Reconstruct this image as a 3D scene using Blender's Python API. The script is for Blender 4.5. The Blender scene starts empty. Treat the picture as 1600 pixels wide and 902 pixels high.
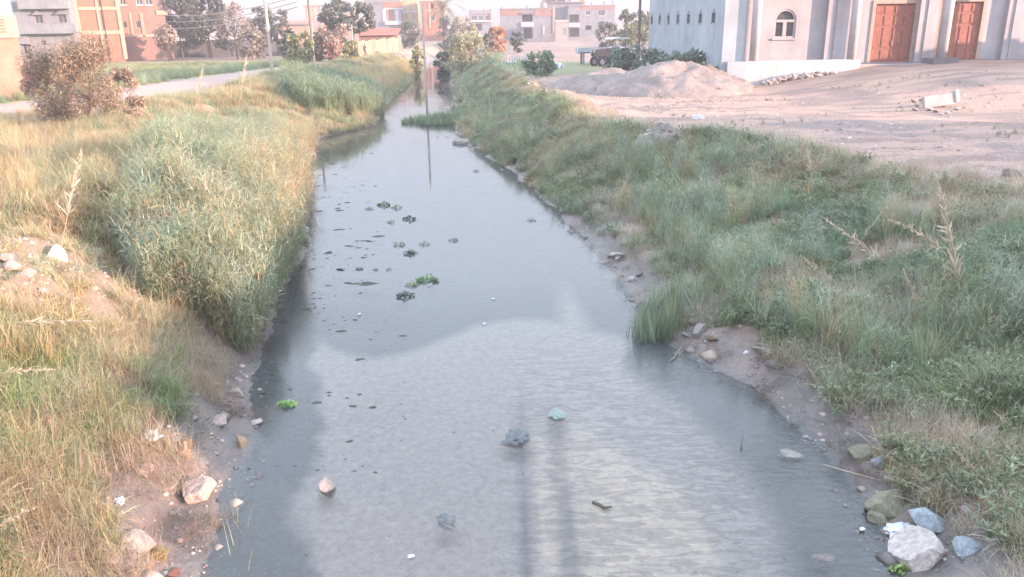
import bpy, math, random
import numpy as np
from mathutils import Matrix, Vector, Euler

random.seed(7)
RNG = np.random.default_rng(11)
R = math.radians
SC = bpy.context.scene
COL = SC.collection

# ------------------------------------------------------------------ camera, sky, sun, exposure
CAM_Z, WATER_Z = 3.6, -1.9
FPX, PITCH, ROLL = 1240.0, 18.3, 0.9
cam_d = bpy.data.cameras.new("camera")
cam_d.sensor_width = 36.0
cam_d.lens = 36.0 * FPX / 1600.0
cam_d.clip_start = 0.1
cam_d.clip_end = 8000
cam = bpy.data.objects.new("camera", cam_d)
COL.objects.link(cam)
CAM_M = Matrix.Translation((0, 0, CAM_Z)) @ Matrix.Rotation(R(90 - PITCH), 4, 'X') @ Matrix.Rotation(R(-ROLL), 4, 'Z')
cam.matrix_world = CAM_M
SC.camera = cam

SUN_EL, SUN_AZ = 10.0, 109.0      # azimuth clockwise from +Y (view direction): right and a little behind
world = bpy.data.worlds.new("World")
SC.world = world
world.use_nodes = True
wn, wl = world.node_tree.nodes, world.node_tree.links
bg = wn["Background"]
sky = wn.new("ShaderNodeTexSky")
sky.sky_type = 'NISHITA'
sky.sun_disc = False
sky.sun_elevation = R(SUN_EL)
sky.sun_rotation = R(SUN_AZ)
sky.air_density = 1.0
sky.dust_density = 2.6
sky.ozone_density = 1.6
# a thin high veil of dusty evening haze over the clear sky: rosy near the horizon, lavender blue above
wtc = wn.new("ShaderNodeTexCoord"); wsp = wn.new("ShaderNodeSeparateXYZ"); wl.new(wtc.outputs["Generated"], wsp.inputs[0])
wrp = wn.new("ShaderNodeValToRGB")
for p_, c_ in ((0.0, (1.42, 1.22, 1.38)), (.08, (1.65, 1.5, 1.75)), (.3, (4.0, 4.4, 5.1)), (1.0, (4.0, 4.6, 5.5))):
    e_ = wrp.color_ramp.elements.new(p_) if p_ not in (0.0, 1.0) else wrp.color_ramp.elements[0 if p_ == 0 else -1]
    e_.color = (*[v / 8 for v in c_], 1)
wl.new(wsp.outputs["Z"], wrp.inputs[0])
wsc = wn.new("ShaderNodeVectorMath"); wsc.operation = 'SCALE'; wsc.inputs["Scale"].default_value = 8 * .62
wl.new(wrp.outputs[0], wsc.inputs[0])
wmx = wn.new("ShaderNodeMixRGB"); wmx.inputs[0].default_value = .86
wl.new(sky.outputs[0], wmx.inputs[1]); wl.new(wsc.outputs[0], wmx.inputs[2])
wl.new(wmx.outputs[0], bg.inputs[0])
bg.inputs[1].default_value = 0.15
sun_d = bpy.data.lights.new("sun", 'SUN')
sun_d.energy = 2.5
sun_d.angle = R(0.6)
sun_d.color = (1.0, 0.64, 0.48)
sun = bpy.data.objects.new("sun", sun_d)
COL.objects.link(sun)
SUN_V = Vector((math.sin(R(SUN_AZ)) * math.cos(R(SUN_EL)), math.cos(R(SUN_AZ)) * math.cos(R(SUN_EL)), math.sin(R(SUN_EL))))
sun.rotation_euler = SUN_V.to_track_quat('Z', 'Y').to_euler()
SC.view_settings.view_transform = 'Standard'
SC.view_settings.look = 'None'
SC.view_settings.exposure = 2.8
SC.view_settings.gamma = 1.0
SC.render.engine = 'CYCLES'
SC.cycles.use_denoising = True
SC.cycles.max_bounces = 8
SC.cycles.diffuse_bounces = 6
SC.cycles.transparent_max_bounces = 12
SC.cycles.volume_bounces = 1
SC.cycles.caustics_reflective = False
SC.cycles.caustics_refractive = False

# ------------------------------------------------------------------ pixel of the photograph -> point of the place
def ray(px, py):
    d = CAM_M.to_3x3() @ Vector(((px - 800) / FPX, -(py - 451) / FPX, -1.0))
    return Vector((0, 0, CAM_Z)), d.normalized()
def P(px, py, z=0.0):
    o, d = ray(px, py)
    return o + d * ((z - o.z) / d.z)
def PY(px, py, Y):
    o, d = ray(px, py)
    return o + d * (Y / d.y)

# ------------------------------------------------------------------ tagging
def tag(o, label=None, cat=None, group=None, kind=None):
    if label: o['label'] = label
    if cat: o['category'] = cat
    if group: o['group'] = group
    if kind: o['kind'] = kind
    return o
def empty(name, loc=(0, 0, 0), rz=0.0, label=None, cat=None, group=None):
    o = bpy.data.objects.new(name, None)
    o.empty_display_size = 0.2
    COL.objects.link(o)
    o.location = loc
    o.rotation_euler = (0, 0, rz)
    return tag(o, label, cat, group)

# ------------------------------------------------------------------ materials
MATS = {}
def lin(h):
    h = h.lstrip('#')
    c = [int(h[i:i + 2], 16) / 255 for i in (0, 2, 4)]
    return tuple(x / 12.92 if x < .04045 else ((x + .055) / 1.055) ** 2.4 for x in c)
def mat(name, col, rough=0.85, var=0.25, scale=3.0, bump=0.2, bscale=None, stain=0.0, metal=0.0, spec=0.3, col2=None):
    """plain surface: base colour mottled by two noises, small relief"""
    if name in MATS: return MATS[name]
    m = bpy.data.materials.new(name); m.use_nodes = True
    n, l = m.node_tree.nodes, m.node_tree.links
    b = n["Principled BSDF"]
    b.inputs["Roughness"].default_value = rough
    b.inputs["Metallic"].default_value = metal
    b.inputs["Specular IOR Level"].default_value = spec
    tc = n.new("ShaderNodeTexCoord")
    no = n.new("ShaderNodeTexNoise"); no.inputs["Scale"].default_value = scale
    no.inputs["Detail"].default_value = 8; no.inputs["Roughness"].default_value = .65
    l.new(tc.outputs["Object"], no.inputs["Vector"])
    cr = n.new("ShaderNodeValToRGB")
    c = np.array(col)
    d = np.array(col2) if col2 is not None else c * (1 - var)
    cr.color_ramp.elements[0].position = .3; cr.color_ramp.elements[0].color = (*d, 1)
    cr.color_ramp.elements[1].position = .7; cr.color_ramp.elements[1].color = (*np.minimum(c * (1 + var * .5), .95), 1)
    l.new(no.outputs["Fac"], cr.inputs[0])
    out = cr.outputs[0]
    if stain > 0:
        mp = n.new("ShaderNodeMapping"); mp.inputs["Scale"].default_value = (1.2, 1.2, .18)
        l.new(tc.outputs["Object"], mp.inputs["Vector"])
        n2 = n.new("ShaderNodeTexNoise"); n2.inputs["Scale"].default_value = 1.6; n2.inputs["Detail"].default_value = 6
        l.new(mp.outputs[0], n2.inputs["Vector"])
        r2 = n.new("ShaderNodeValToRGB")
        r2.color_ramp.elements[0].position = .45; r2.color_ramp.elements[0].color = (0, 0, 0, 1)
        r2.color_ramp.elements[1].position = .75; r2.color_ramp.elements[1].color = (stain, stain, stain, 1)
        l.new(n2.outputs["Fac"], r2.inputs[0])
        mx = n.new("ShaderNodeMixRGB"); mx.blend_type = 'MIX'
        mx.inputs[2].default_value = (*(c * .45), 1)
        l.new(r2.outputs[0], mx.inputs[0]); l.new(out, mx.inputs[1]); out = mx.outputs[0]
    l.new(out, b.inputs["Base Color"])
    if bump > 0:
        n3 = n.new("ShaderNodeTexNoise"); n3.inputs["Scale"].default_value = bscale or scale * 6
        n3.inputs["Detail"].default_value = 6
        l.new(tc.outputs["Object"], n3.inputs["Vector"])
        bp = n.new("ShaderNodeBump"); bp.inputs["Strength"].default_value = bump; bp.inputs["Distance"].default_value = .05
        l.new(n3.outputs["Fac"], bp.inputs["Height"]); l.new(bp.outputs[0], b.inputs["Normal"])
    MATS[name] = m
    return m

def brickmat(name, c1, c2, mortar):
    if name in MATS: return MATS[name]
    m = bpy.data.materials.new(name); m.use_nodes = True
    n, l = m.node_tree.nodes, m.node_tree.links
    b = n["Principled BSDF"]; b.inputs["Roughness"].default_value = .9
    tc = n.new("ShaderNodeTexCoord")
    sp = n.new("ShaderNodeSeparateXYZ"); cb = n.new("ShaderNodeCombineXYZ")
    l.new(tc.outputs["Object"], sp.inputs[0])
    ad = n.new("ShaderNodeMath"); l.new(sp.outputs[0], ad.inputs[0]); l.new(sp.outputs[1], ad.inputs[1])
    l.new(ad.outputs[0], cb.inputs[0]); l.new(sp.outputs[2], cb.inputs[1])
    br = n.new("ShaderNodeTexBrick"); l.new(cb.outputs[0], br.inputs["Vector"])
    br.inputs["Scale"].default_value = 1.0; br.inputs["Brick Width"].default_value = .25; br.inputs["Row Height"].default_value = .075
    br.inputs["Mortar Size"].default_value = .008
    br.inputs["Color1"].default_value = (*c1, 1); br.inputs["Color2"].default_value = (*c2, 1); br.inputs["Mortar"].default_value = (*mortar, 1)
    no = n.new("ShaderNodeTexNoise"); no.inputs["Scale"].default_value = .9; no.inputs["Detail"].default_value = 6
    l.new(tc.outputs["Object"], no.inputs["Vector"])
    mx = n.new("ShaderNodeMixRGB"); mx.blend_type = 'MULTIPLY'; mx.inputs[0].default_value = .5
    l.new(br.outputs["Color"], mx.inputs[1]); l.new(no.outputs["Fac"], mx.inputs[2])
    l.new(mx.outputs[0], b.inputs["Base Color"])
    MATS[name] = m
    return m

def leafmat(name, col=None, trans=.42, rough=.75):
    """foliage: colour from the instance tint (or fixed), times a per-blade shade"""
    if name in MATS: return MATS[name]
    m = bpy.data.materials.new(name); m.use_nodes = True
    n, l = m.node_tree.nodes, m.node_tree.links
    n.remove(n["Principled BSDF"])
    out = n["Material Output"]
    if col is None:
        a = n.new("ShaderNodeAttribute"); a.attribute_type = 'INSTANCER'; a.attribute_name = 'tint'; src = a.outputs["Color"]
    else:
        a = n.new("ShaderNodeRGB"); a.outputs[0].default_value = (*col, 1); src = a.outputs[0]
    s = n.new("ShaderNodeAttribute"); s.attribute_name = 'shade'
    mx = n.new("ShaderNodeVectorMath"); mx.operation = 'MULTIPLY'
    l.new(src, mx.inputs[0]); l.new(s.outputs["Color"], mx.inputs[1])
    d = n.new("ShaderNodeBsdfDiffuse"); t = n.new("ShaderNodeBsdfTranslucent")
    g = n.new("ShaderNodeBsdfGlossy"); g.inputs["Roughness"].default_value = .45
    g.inputs["Color"].default_value = (.9, .9, .9, 1)
    l.new(mx.outputs[0], d.inputs["Color"]); l.new(mx.outputs[0], t.inputs["Color"])
    ms = n.new("ShaderNodeMixShader"); ms.inputs[0].default_value = trans
    l.new(d.outputs[0], ms.inputs[1]); l.new(t.outputs[0], ms.inputs[2])
    m2 = n.new("ShaderNodeMixShader"); m2.inputs[0].default_value = .04
    l.new(ms.outputs[0], m2.inputs[1]); l.new(g.outputs[0], m2.inputs[2])
    l.new(m2.outputs[0], out.inputs[0])
    MATS[name] = m
    return m

# ------------------------------------------------------------------ mesh builder
class MB:
    def __init__(s): s.v = []; s.f = []
    def quad(s, a, b, c, d):
        i = len(s.v); s.v += [tuple(a), tuple(b), tuple(c), tuple(d)]; s.f.append((i, i + 1, i + 2, i + 3)); return s
    def box(s, x0, x1, y0, y1, z0, z1):
        i = len(s.v)
        s.v += [(x0, y0, z0), (x1, y0, z0), (x1, y1, z0), (x0, y1, z0), (x0, y0, z1), (x1, y0, z1), (x1, y1, z1), (x0, y1, z1)]
        s.f += [(i, i + 3, i + 2, i + 1), (i + 4, i + 5, i + 6, i + 7), (i, i + 1, i + 5, i + 4), (i + 1, i + 2, i + 6, i + 5), (i + 2, i + 3, i + 7, i + 6), (i + 3, i, i + 4, i + 7)]
        return s
    def tube(s, pts, rad, n=6, cap=True):
        pts = [Vector(p) for p in pts]
        if not hasattr(rad, '__len__'): rad = [rad] * len(pts)
        base = len(s.v)
        for k, p in enumerate(pts):
            t = (pts[min(k + 1, len(pts) - 1)] - pts[max(k - 1, 0)]).normalized()
            a = t.orthogonal().normalized() if k == 0 else (a - t * a.dot(t)).normalized()
            b = t.cross(a)
            for j in range(n):
                q = p + (a * math.cos(2 * math.pi * j / n) + b * math.sin(2 * math.pi * j / n)) * rad[k]
                s.v.append(tuple(q))
        for k in range(len(pts) - 1):
            for j in range(n):
                s.f.append((base + k * n + j, base + k * n + (j + 1) % n, base + (k + 1) * n + (j + 1) % n, base + (k + 1) * n + j))
        if cap:
            s.f.append(tuple(base + j for j in range(n))[::-1]); s.f.append(tuple(base + (len(pts) - 1) * n + j for j in range(n)))
        return s
    def extrude(s, outline, y0, y1):
        """outline: (x,z) list counter-clockwise seen from -y"""
        i = len(s.v); n = len(outline)
        s.v += [(x, y0, z) for x, z in outline] + [(x, y1, z) for x, z in outline]
        s.f.append(tuple(range(i, i + n))); s.f.append(tuple(range(i + n, i + 2 * n))[::-1])
        for k in range(n):
            s.f.append((i + (k + 1) % n, i + k, i + n + k, i + n + (k + 1) % n))
        return s
    def build(s, name, m, parent=None, smooth=False, bevel=0.0):
        me = bpy.data.meshes.new(name)
        me.from_pydata(s.v, [], s.f)
        me.materials.append(m)
        if smooth: me.shade_smooth()
        o = bpy.data.objects.new(name, me)
        COL.objects.link(o)
        if parent is not None: o.parent = parent
        if bevel > 0:
            bv = o.modifiers.new("b", 'BEVEL'); bv.width = bevel; bv.segments = 1; bv.limit_method = 'ANGLE'
        return o
def npmesh(name, V, F, m, smooth=False, attrs=None):
    """V (n,3); F list of arrays with equal polygon sizes"""
    me = bpy.data.meshes.new(name)
    me.vertices.add(len(V)); me.vertices.foreach_set("co", np.asarray(V, np.float32).ravel())
    loops = np.concatenate([np.asarray(f).ravel() for f in F]) if F else np.zeros(0, int)
    sizes = np.concatenate([np.full(len(f), np.asarray(f).shape[1]) for f in F]) if F else np.zeros(0, int)
    me.loops.add(len(loops)); me.loops.foreach_set("vertex_index", loops.astype(np.int32))
    me.polygons.add(len(sizes))
    st = np.concatenate([[0], np.cumsum(sizes)[:-1]]).astype(np.int32)
    me.polygons.foreach_set("loop_start", st)
    me.update(calc_edges=True)
    me.validate()
    for k, (typ, arr) in (attrs or {}).items():
        a = me.attributes.new(k, typ, 'POINT')
        arr = np.asarray(arr, np.float32)
        if typ == 'FLOAT': a.data.foreach_set("value", arr)
        elif typ == 'FLOAT_VECTOR': a.data.foreach_set("vector", arr.ravel())
        elif typ == 'FLOAT_COLOR':
            c = np.ones((len(arr), 4), np.float32); c[:, :3] = arr; a.data.foreach_set("color", c.ravel())
    if m is not None: me.materials.append(m)
    if smooth: me.shade_smooth()
    return me
def link(name, me, parent=None, loc=None):
    o = bpy.data.objects.new(name, me); COL.objects.link(o)
    if parent is not None: o.parent = parent
    if loc is not None: o.location = loc
    return o

# ------------------------------------------------------------------ noise
def vnoise(x, y, seed=0):
    xi, yi = np.floor(x).astype(np.int64), np.floor(y).astype(np.int64)
    xf, yf = x - xi, y - yi
    u, v = xf * xf * (3 - 2 * xf), yf * yf * (3 - 2 * yf)
    def h(a, b):
        n = (a * 374761393 + b * 668265263 + seed * 974634777) & 0xffffffff
        n = ((n ^ (n >> 13)) * 1274126177) & 0xffffffff
        return ((n ^ (n >> 16)) & 0xffff) / 65535.0
    return (h(xi, yi) * (1 - u) + h(xi + 1, yi) * u) * (1 - v) + (h(xi, yi + 1) * (1 - u) + h(xi + 1, yi + 1) * u) * v
def fbm(x, y, sc=1.0, oc=4, seed=0):
    x, y = np.asarray(x, float), np.asarray(y, float)
    t = 0; a = .5; f = 1 / sc
    for k in range(oc):
        t = t + a * vnoise(x * f + 13.7 * k, y * f - 7.3 * k, seed + k); a *= .5; f *= 2.03
    return t / (1 - .5 ** oc)
def sst(x, a, b):
    t = np.clip((np.asarray(x, float) - a) / (b - a), 0, 1)
    return t * t * (3 - 2 * t)

# ------------------------------------------------------------------ canal outline, from the picture
def edge(pxs, z):
    a = np.array([[*P(x, y, z)[:2]] for x, y in pxs]); return a[np.argsort(a[:, 1])]
LE = edge([(318, 902), (352, 780), (398, 690), (392, 620), (402, 560), (436, 480), (470, 400), (484, 330), (487, 250), (500, 216), (585, 196), (606, 160), (634, 136), (655, 115), (672, 98)], WATER_Z)
RE = edge([(1412, 902), (1370, 800), (1290, 700), (1180, 610), (1050, 540), (1000, 480), (935, 400), (870, 330), (800, 270), (735, 228), (712, 205), (712, 165), (706, 130), (703, 108), (700, 98)], WATER_Z)
def ext(a):
    p, q = a[0], a[-1]
    return np.vstack([[p[0] + (-.6 if p[0] < 0 else .6), -60], [p[0], p[1] - 2], a, [q[0] + 3, q[1] + 60], [q[0] + 20, q[1] + 140]])
LE, RE = ext(LE), ext(RE)
LC0 = edge([(1600, 292), (1500, 276), (1420, 262), (1300, 236), (1180, 208), (1030, 196), (960, 186), (880, 158), (800, 120), (760, 104)], .3)
LC = np.vstack([[LC0[0][0], -60], LC0, [LC0[-1][0] + 6, 260]])
def xl(y): return np.interp(y, LE[:, 1], LE[:, 0])
def xr(y): return np.interp(y, RE[:, 1], RE[:, 0])
def wr(y): return np.maximum(np.interp(y, LC[:, 1], LC[:, 0]) - xr(y), 3.2)      # right bank breadth
def wl_(y): return np.interp(y, [0, 10, 16, 24, 34, 60, 85, 110, 260], [3.2, 3.4, 4.2, 5.5, 7.5, 8.0, 6.0, 4.0, 4.0])

ROADL = np.array([[-70, -60], [-52, 10], [-34, 30], [-26, 39], [-23.4, 48], [-22.5, 66], [-20, 87], [-18, 100], [-14, 140]])
def rlx(y): return np.interp(y, ROADL[:, 1], ROADL[:, 0])
def height(x, y):
    x = np.asarray(x, float); y = np.asarray(y, float)
    L, Rr = xl(y), xr(y)
    wob = (fbm(x, y, 1.1, 4, 5) - .5) * .5
    dl, dr = L - x + wob, x - Rr + wob
    inside = np.minimum(-dl, -dr)
    z = WATER_Z - .02 - .22 * sst(inside, 0, 1.3)
    bedn = (fbm(x, y, .9, 4, 9) - .5) * .06
    z = z + bedn * sst(inside, 0, .6)
    fade = 1 - sst(y, 60, 160) * .5
    for d, w, zc, seed in ((dl, wl_(y), .12, 20), (dr, wr(y), .02, 40)):
        mud = np.clip(d, 0, .9) * .14
        t = np.clip((d - .5) / np.maximum(w - .5, .1), 0, 1)
        prof = t ** .8 * (1 - t) + sst(t, 0, 1) * t
        lump = (fbm(x, y, 1.6, 5, seed) - .5) * 1.0 * sst(d, .6, 2.5) * (1 - sst(d, w + .5, w + 3)) * fade
        rough = (fbm(x, y, .32, 3, seed + 7) - .5) * .16 * sst(d, .05, .8) * (1 - sst(d, w + 4, w + 9) * .8)
        top = np.where(d > w, zc * (1 - sst(d, w, w + 2.5)), zc)
        zz = WATER_Z + mud + (top - WATER_Z - .1) * prof + lump + rough
        z = np.where(d > 0, np.maximum(zz, WATER_Z - .04), z)
    # yard rising to the mosque on the right, soft wheel ruts of the track in front of it
    z = z + 1.15 * sst(x, 13, 24) * sst(y, 31, 43)
    z = z + (fbm(x, y, 3.5, 4, 77) - .5) * .25 * sst(dr, 3, 9) * (1 - sst(y, 90, 140))
    z = z - .35 * sst(-x, 27, 30) * sst(y, 36, 60)
    return z
def H(x, y): return float(height(np.array([x]), np.array([y]))[0])
_T = 3.0 * 1.004 ** np.arange(1100)
def PG(px, py):
    """the point where the ray through a pixel meets the terrain"""
    o, d = ray(px, py)
    X_, Y_, Z_ = o.x + d.x * _T, o.y + d.y * _T, o.z + d.z * _T
    k = int(np.argmax(Z_ <= height(X_, Y_)))
    lo, hi = _T[max(k - 1, 0)], _T[k]
    for _ in range(5):
        t = (lo + hi) / 2; p = o + d * t
        if p.z <= H(p.x, p.y): hi = t
        else: lo = t
    return o + d * hi

# ------------------------------------------------------------------ ground sheet
def axis(lo, hi, step, far, g=1.13):
    a = list(np.arange(lo, hi, step)); s = step; v = a[-1]
    while v < far: s = s * g; v += s; a.append(v)
    return a
xs_r = axis(0, 12.5, .11, 3500, 1.07)
xs_l = [-v for v in axis(.11, 12.5, .11, 3500, 1.07)]
xs = np.array(sorted(xs_l + xs_r))
ys = list(-np.array(axis(0.5, 1.5, .5, 3000, 1.25)))[::-1] + list(np.arange(0, 5, .5))
v = 5.0
while v < 3800:
    ys.append(v); v += max(.11, .0058 * v, .11 * (v / 30) ** 1.7)
ys = np.array(ys)
GX, GY = np.meshgrid(xs, ys)
GZ = height(GX, GY)
nx, ny = len(xs), len(ys)
idx = np.arange(nx * ny).reshape(ny, nx)
F = np.stack([idx[:-1, :-1].ravel(), idx[:-1, 1:].ravel(), idx[1:, 1:].ravel(), idx[1:, :-1].ravel()], 1)
X, Y, Z = GX.ravel(), GY.ravel(), GZ.ravel()
L_, R_ = xl(Y), xr(Y)
dl, dr = L_ - X, X - R_
def mixc(a, b, t): return a * (1 - t[:, None]) + np.array(b)[None, :] * t[:, None]
colr = np.tile(np.array([.25, .185, .16]), (len(X), 1))                       # dusty earth
n1, n2 = fbm(X, Y, 6, 4, 3), fbm(X, Y, 1.3, 4, 4)
colr = mixc(colr, (.29, .22, .19), sst(n1, .4, .65))
colr = mixc(colr, (.20, .16, .135), sst(n2, .55, .75) * .6)
# tracks: pale worn dust

rl = rlx(Y)
road = (1 - sst(np.abs(X - rl), 2.2, 3.1))
colr = mixc(colr, (.38, .31, .285), road * .9)
trackr = sst(dr, wr(Y) + 1.0, wr(Y) + 2.2) * (1 - sst(Y, 62, 85))
colr = mixc(colr, (.35, .27, .24), trackr * .8)
rut = sst(fbm(X * .35 + Y * .12, Y * 2.2, 1.2, 4, 31), .52, .66) * trackr
colr = mixc(colr, (.22, .17, .155), rut * .95)
patch = sst(fbm(X, Y, 2.4, 5, 35), .5, .62) * sst(dr, 4, 8)
colr = mixc(colr, (.20, .17, .165), patch * .9)
colr = mixc(colr, (.38, .28, .235), sst(fbm(X, Y * 1.8, 1.7, 5, 36), .56, .68) * sst(dr, 4, 8) * .6)
colr = colr * (1 - .12 * np.maximum(sst(dr, 4, 8), sst(dl, 6, 10)))[:, None] * np.array([1.06, .97, .92])
# green field beyond the left track, grass beyond the right bank far off
fld = sst(rl - X, 2.6, 3.4) * sst(Y, 40, 43) * (1 - sst(Y, 108, 110)) * (1 - sst(-X, 84, 86))
strip = .5 + .5 * np.sin(Y * .55 + fbm(X, Y, 9, 3, 8) * 3)
colr = mixc(colr, (.15, .19, .07), fld)
colr = mixc(colr, (.27, .26, .11), fld * sst(strip, .45, .9))
gr = sst(dr, 2, 5) * sst(Y, 60, 66) * (1 - sst(Y, 82, 90)) * (1 - sst(X, 6, 11))
colr = mixc(colr, (.17, .20, .09), gr * .8)
# litter and root mat under the grass of both banks
bankm = (sst(dl, .5, 1.4) * (1 - sst(dl, wl_(Y) + .5, wl_(Y) + 2)) + sst(dr, .5, 1.4) * (1 - sst(dr, wr(Y), wr(Y) + 1.3)))
colr = mixc(colr, (.17, .145, .105), np.clip(bankm, 0, 1) * .7)
# mud: wet near the water
wet = (1 - sst(np.maximum(dl - .45 * (1 - sst(Y, 8, 11)), dr) + (fbm(X, Y, .7, 4, 56) - .5) * .8, .7, 1.6))
colr = mixc(colr, (.115, .105, .10), wet * (.75 + .25 * sst(fbm(X, Y, .5, 3, 55), .35, .6)))
# bed: pale silt with deeper dark channels along both edges, a sand tongue with painted ripple tones towards the bridge
ins = np.minimum(-dl, -dr)
bed = sst(ins, -.1, .1)
silt = sst(ins + (fbm(X, Y, 1.8, 4, 60) - .5) * 1.3 - .75 * sst(X, .5, 1.5) * (1 - sst(Y, 9.8, 13)), .82, 1.0) * (1 - sst(Y + (fbm(X, Y, 3, 3, 61) - .5) * 1.2 - 1.2 * np.sin((X + 1.2) * 1.1), 14.2, 14.8))
silt = np.maximum(silt, sst(X - .15 * (Y - 13), .3, .9) * sst(ins, .9, 1.4) * (1 - sst(Y, 22, 30)) * .9)
colr = mixc(colr, (.075, .092, .10), bed)
colr = mixc(colr, (.39, .345, .32), bed * silt)
xt = 1.15 + .06 * (Y - 7)
tong = sst(X, .15, .35) * (1 - sst(X + (fbm(X, Y, 1.2, 3, 63) - .5) * .9 + (Y - 7) * .22, 2.15, 2.35)) * (1 - sst(Y, 9.6, 11.5))
tong = np.maximum(tong, 0)
colr = mixc(colr, (.62, .51, .41), bed * tong * (.75 + .25 * sst(fbm(X, Y * 3, .35, 2, 65), .4, .6)))
rutb = (np.exp(-((X - .12) / .09) ** 2) + np.exp(-((X - .62) / .14) ** 2) * .9) * (1 - sst(Y, 10.5, 12.5))
colr = mixc(colr, (.16, .15, .15), bed * np.clip(rutb, 0, 1) * (.75 + .25 * sst(fbm(X * 6, Y * 1.2, .6, 3, 66), .4, .6)))
wetv = np.clip(wet + bed, 0, 1)
gm = bpy.data.materials.new("earth"); gm.use_nodes = True
n, l = gm.node_tree.nodes, gm.node_tree.links
b = n["Principled BSDF"]
ac = n.new("ShaderNodeAttribute"); ac.attribute_name = "ground_colour"
aw = n.new("ShaderNodeAttribute"); aw.attribute_name = "wet"
tc = n.new("ShaderNodeTexCoord")
nf = n.new("ShaderNodeTexNoise"); nf.inputs["Scale"].default_value = 9; nf.inputs["Detail"].default_value = 10; nf.inputs["Roughness"].default_value = .7
nv = n.new("ShaderNodeTexVoronoi"); nv.inputs["Scale"].default_value = 14
l.new(tc.outputs["Object"], nf.inputs["Vector"]); l.new(tc.outputs["Object"], nv.inputs["Vector"])
mr = n.new("ShaderNodeMapRange"); mr.inputs["From Min"].default_value = .3; mr.inputs["From Max"].default_value = .7; mr.inputs["To Min"].default_value = .72; mr.inputs["To Max"].default_value = 1.22
l.new(nf.outputs["Fac"], mr.inputs["Value"])
mm = n.new("ShaderNodeVectorMath"); mm.operation = 'SCALE'
l.new(ac.outputs["Color"], mm.inputs[0]); l.new(mr.outputs[0], mm.inputs["Scale"])
l.new(mm.outputs[0], b.inputs["Base Color"])
rr = n.new("ShaderNodeMapRange"); rr.inputs["To Min"].default_value = .95; rr.inputs["To Max"].default_value = .42
l.new(aw.outputs["Fac"], rr.inputs["Value"]); l.new(rr.outputs[0], b.inputs["Roughness"])
bp = n.new("ShaderNodeBump"); bp.inputs["Strength"].default_value = .55; bp.inputs["Distance"].default_value = .05
l.new(nf.outputs["Fac"], bp.inputs["Height"])
bp2 = n.new("ShaderNodeBump"); bp2.inputs["Strength"].default_value = .25; bp2.inputs["Distance"].default_value = .03
l.new(nv.outputs["Distance"], bp2.inputs["Height"]); l.new(bp.outputs[0], bp2.inputs["Normal"]); l.new(bp2.outputs[0], b.inputs["Normal"])
rib_shade = bed * (sst(X, -.5, .5) * (1 - sst(X + (Y - 7) * .1, 2.9, 3.5)) * (1 - sst(Y, 12, 16)))
ar = n.new("ShaderNodeAttribute"); ar.attribute_name = "rib_shading"
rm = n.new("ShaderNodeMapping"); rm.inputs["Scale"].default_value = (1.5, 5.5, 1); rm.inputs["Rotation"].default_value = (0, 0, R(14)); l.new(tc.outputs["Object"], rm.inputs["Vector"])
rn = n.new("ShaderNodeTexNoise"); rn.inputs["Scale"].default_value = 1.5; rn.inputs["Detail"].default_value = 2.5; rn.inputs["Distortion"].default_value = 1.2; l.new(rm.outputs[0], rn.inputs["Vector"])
r3 = n.new("ShaderNodeMapRange"); r3.inputs["From Min"].default_value = .46; r3.inputs["From Max"].default_value = .56; r3.inputs["To Min"].default_value = .80; r3.inputs["To Max"].default_value = 1.16  # light and dark sides of sand ripples painted into the bed colour
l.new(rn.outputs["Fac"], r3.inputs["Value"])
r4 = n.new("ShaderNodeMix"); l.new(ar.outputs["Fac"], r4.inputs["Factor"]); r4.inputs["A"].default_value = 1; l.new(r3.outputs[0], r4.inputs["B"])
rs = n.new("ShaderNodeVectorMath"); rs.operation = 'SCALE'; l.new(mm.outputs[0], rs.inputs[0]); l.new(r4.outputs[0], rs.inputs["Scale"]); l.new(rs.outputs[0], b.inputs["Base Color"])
me = npmesh("ground", np.stack([X, Y, Z], 1), [F], gm, True, {"ground_colour": ('FLOAT_COLOR', colr), "wet": ('FLOAT', wetv), "rib_shading": ('FLOAT', rib_shade)})
tag(link("ground", me), kind='structure')

# ------------------------------------------------------------------ water
wy = np.concatenate([np.arange(-20, 40, 1.0), np.arange(40, 262, 4.0)])
WV = []
for y in wy:
    a, c = xl(y) - 1.2, xr(y) + 1.2
    for k in range(5): WV.append((a + (c - a) * k / 4, y, WATER_Z))
WV = np.array(WV); wi = np.arange(len(WV)).reshape(-1, 5)
WF = np.stack([wi[:-1, :-1].ravel(), wi[:-1, 1:].ravel(), wi[1:, 1:].ravel(), wi[1:, :-1].ravel()], 1)
wm = bpy.data.materials.new("canal_water"); wm.use_nodes = True
n, l = wm.node_tree.nodes, wm.node_tree.links
n.remove(n["Principled BSDF"]); out = n["Material Output"]
tc = n.new("ShaderNodeTexCoord")
mp = n.new("ShaderNodeMapping"); mp.inputs["Scale"].default_value = (3.2, 9.0, 1)
mp.inputs["Rotation"].default_value = (0, 0, R(12))
l.new(tc.outputs["Object"], mp.inputs["Vector"])
rp = n.new("ShaderNodeTexNoise"); rp.inputs["Scale"].default_value = 1.6; rp.inputs["Detail"].default_value = 4; rp.inputs["Distortion"].default_value = .6
l.new(mp.outputs[0], rp.inputs["Vector"])
pm = n.new("ShaderNodeTexNoise"); pm.inputs["Scale"].default_value = .35; pm.inputs["Detail"].default_value = 2
l.new(tc.outputs["Object"], pm.inputs["Vector"])
pr = n.new("ShaderNodeMapRange"); pr.inputs["From Min"].default_value = .42; pr.inputs["From Max"].default_value = .62; pr.inputs["To Min"].default_value = .03; pr.inputs["To Max"].default_value = .30
l.new(pm.outputs["Fac"], pr.inputs["Value"])
sy = n.new("ShaderNodeSeparateXYZ"); l.new(tc.outputs["Object"], sy.inputs[0])
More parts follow.
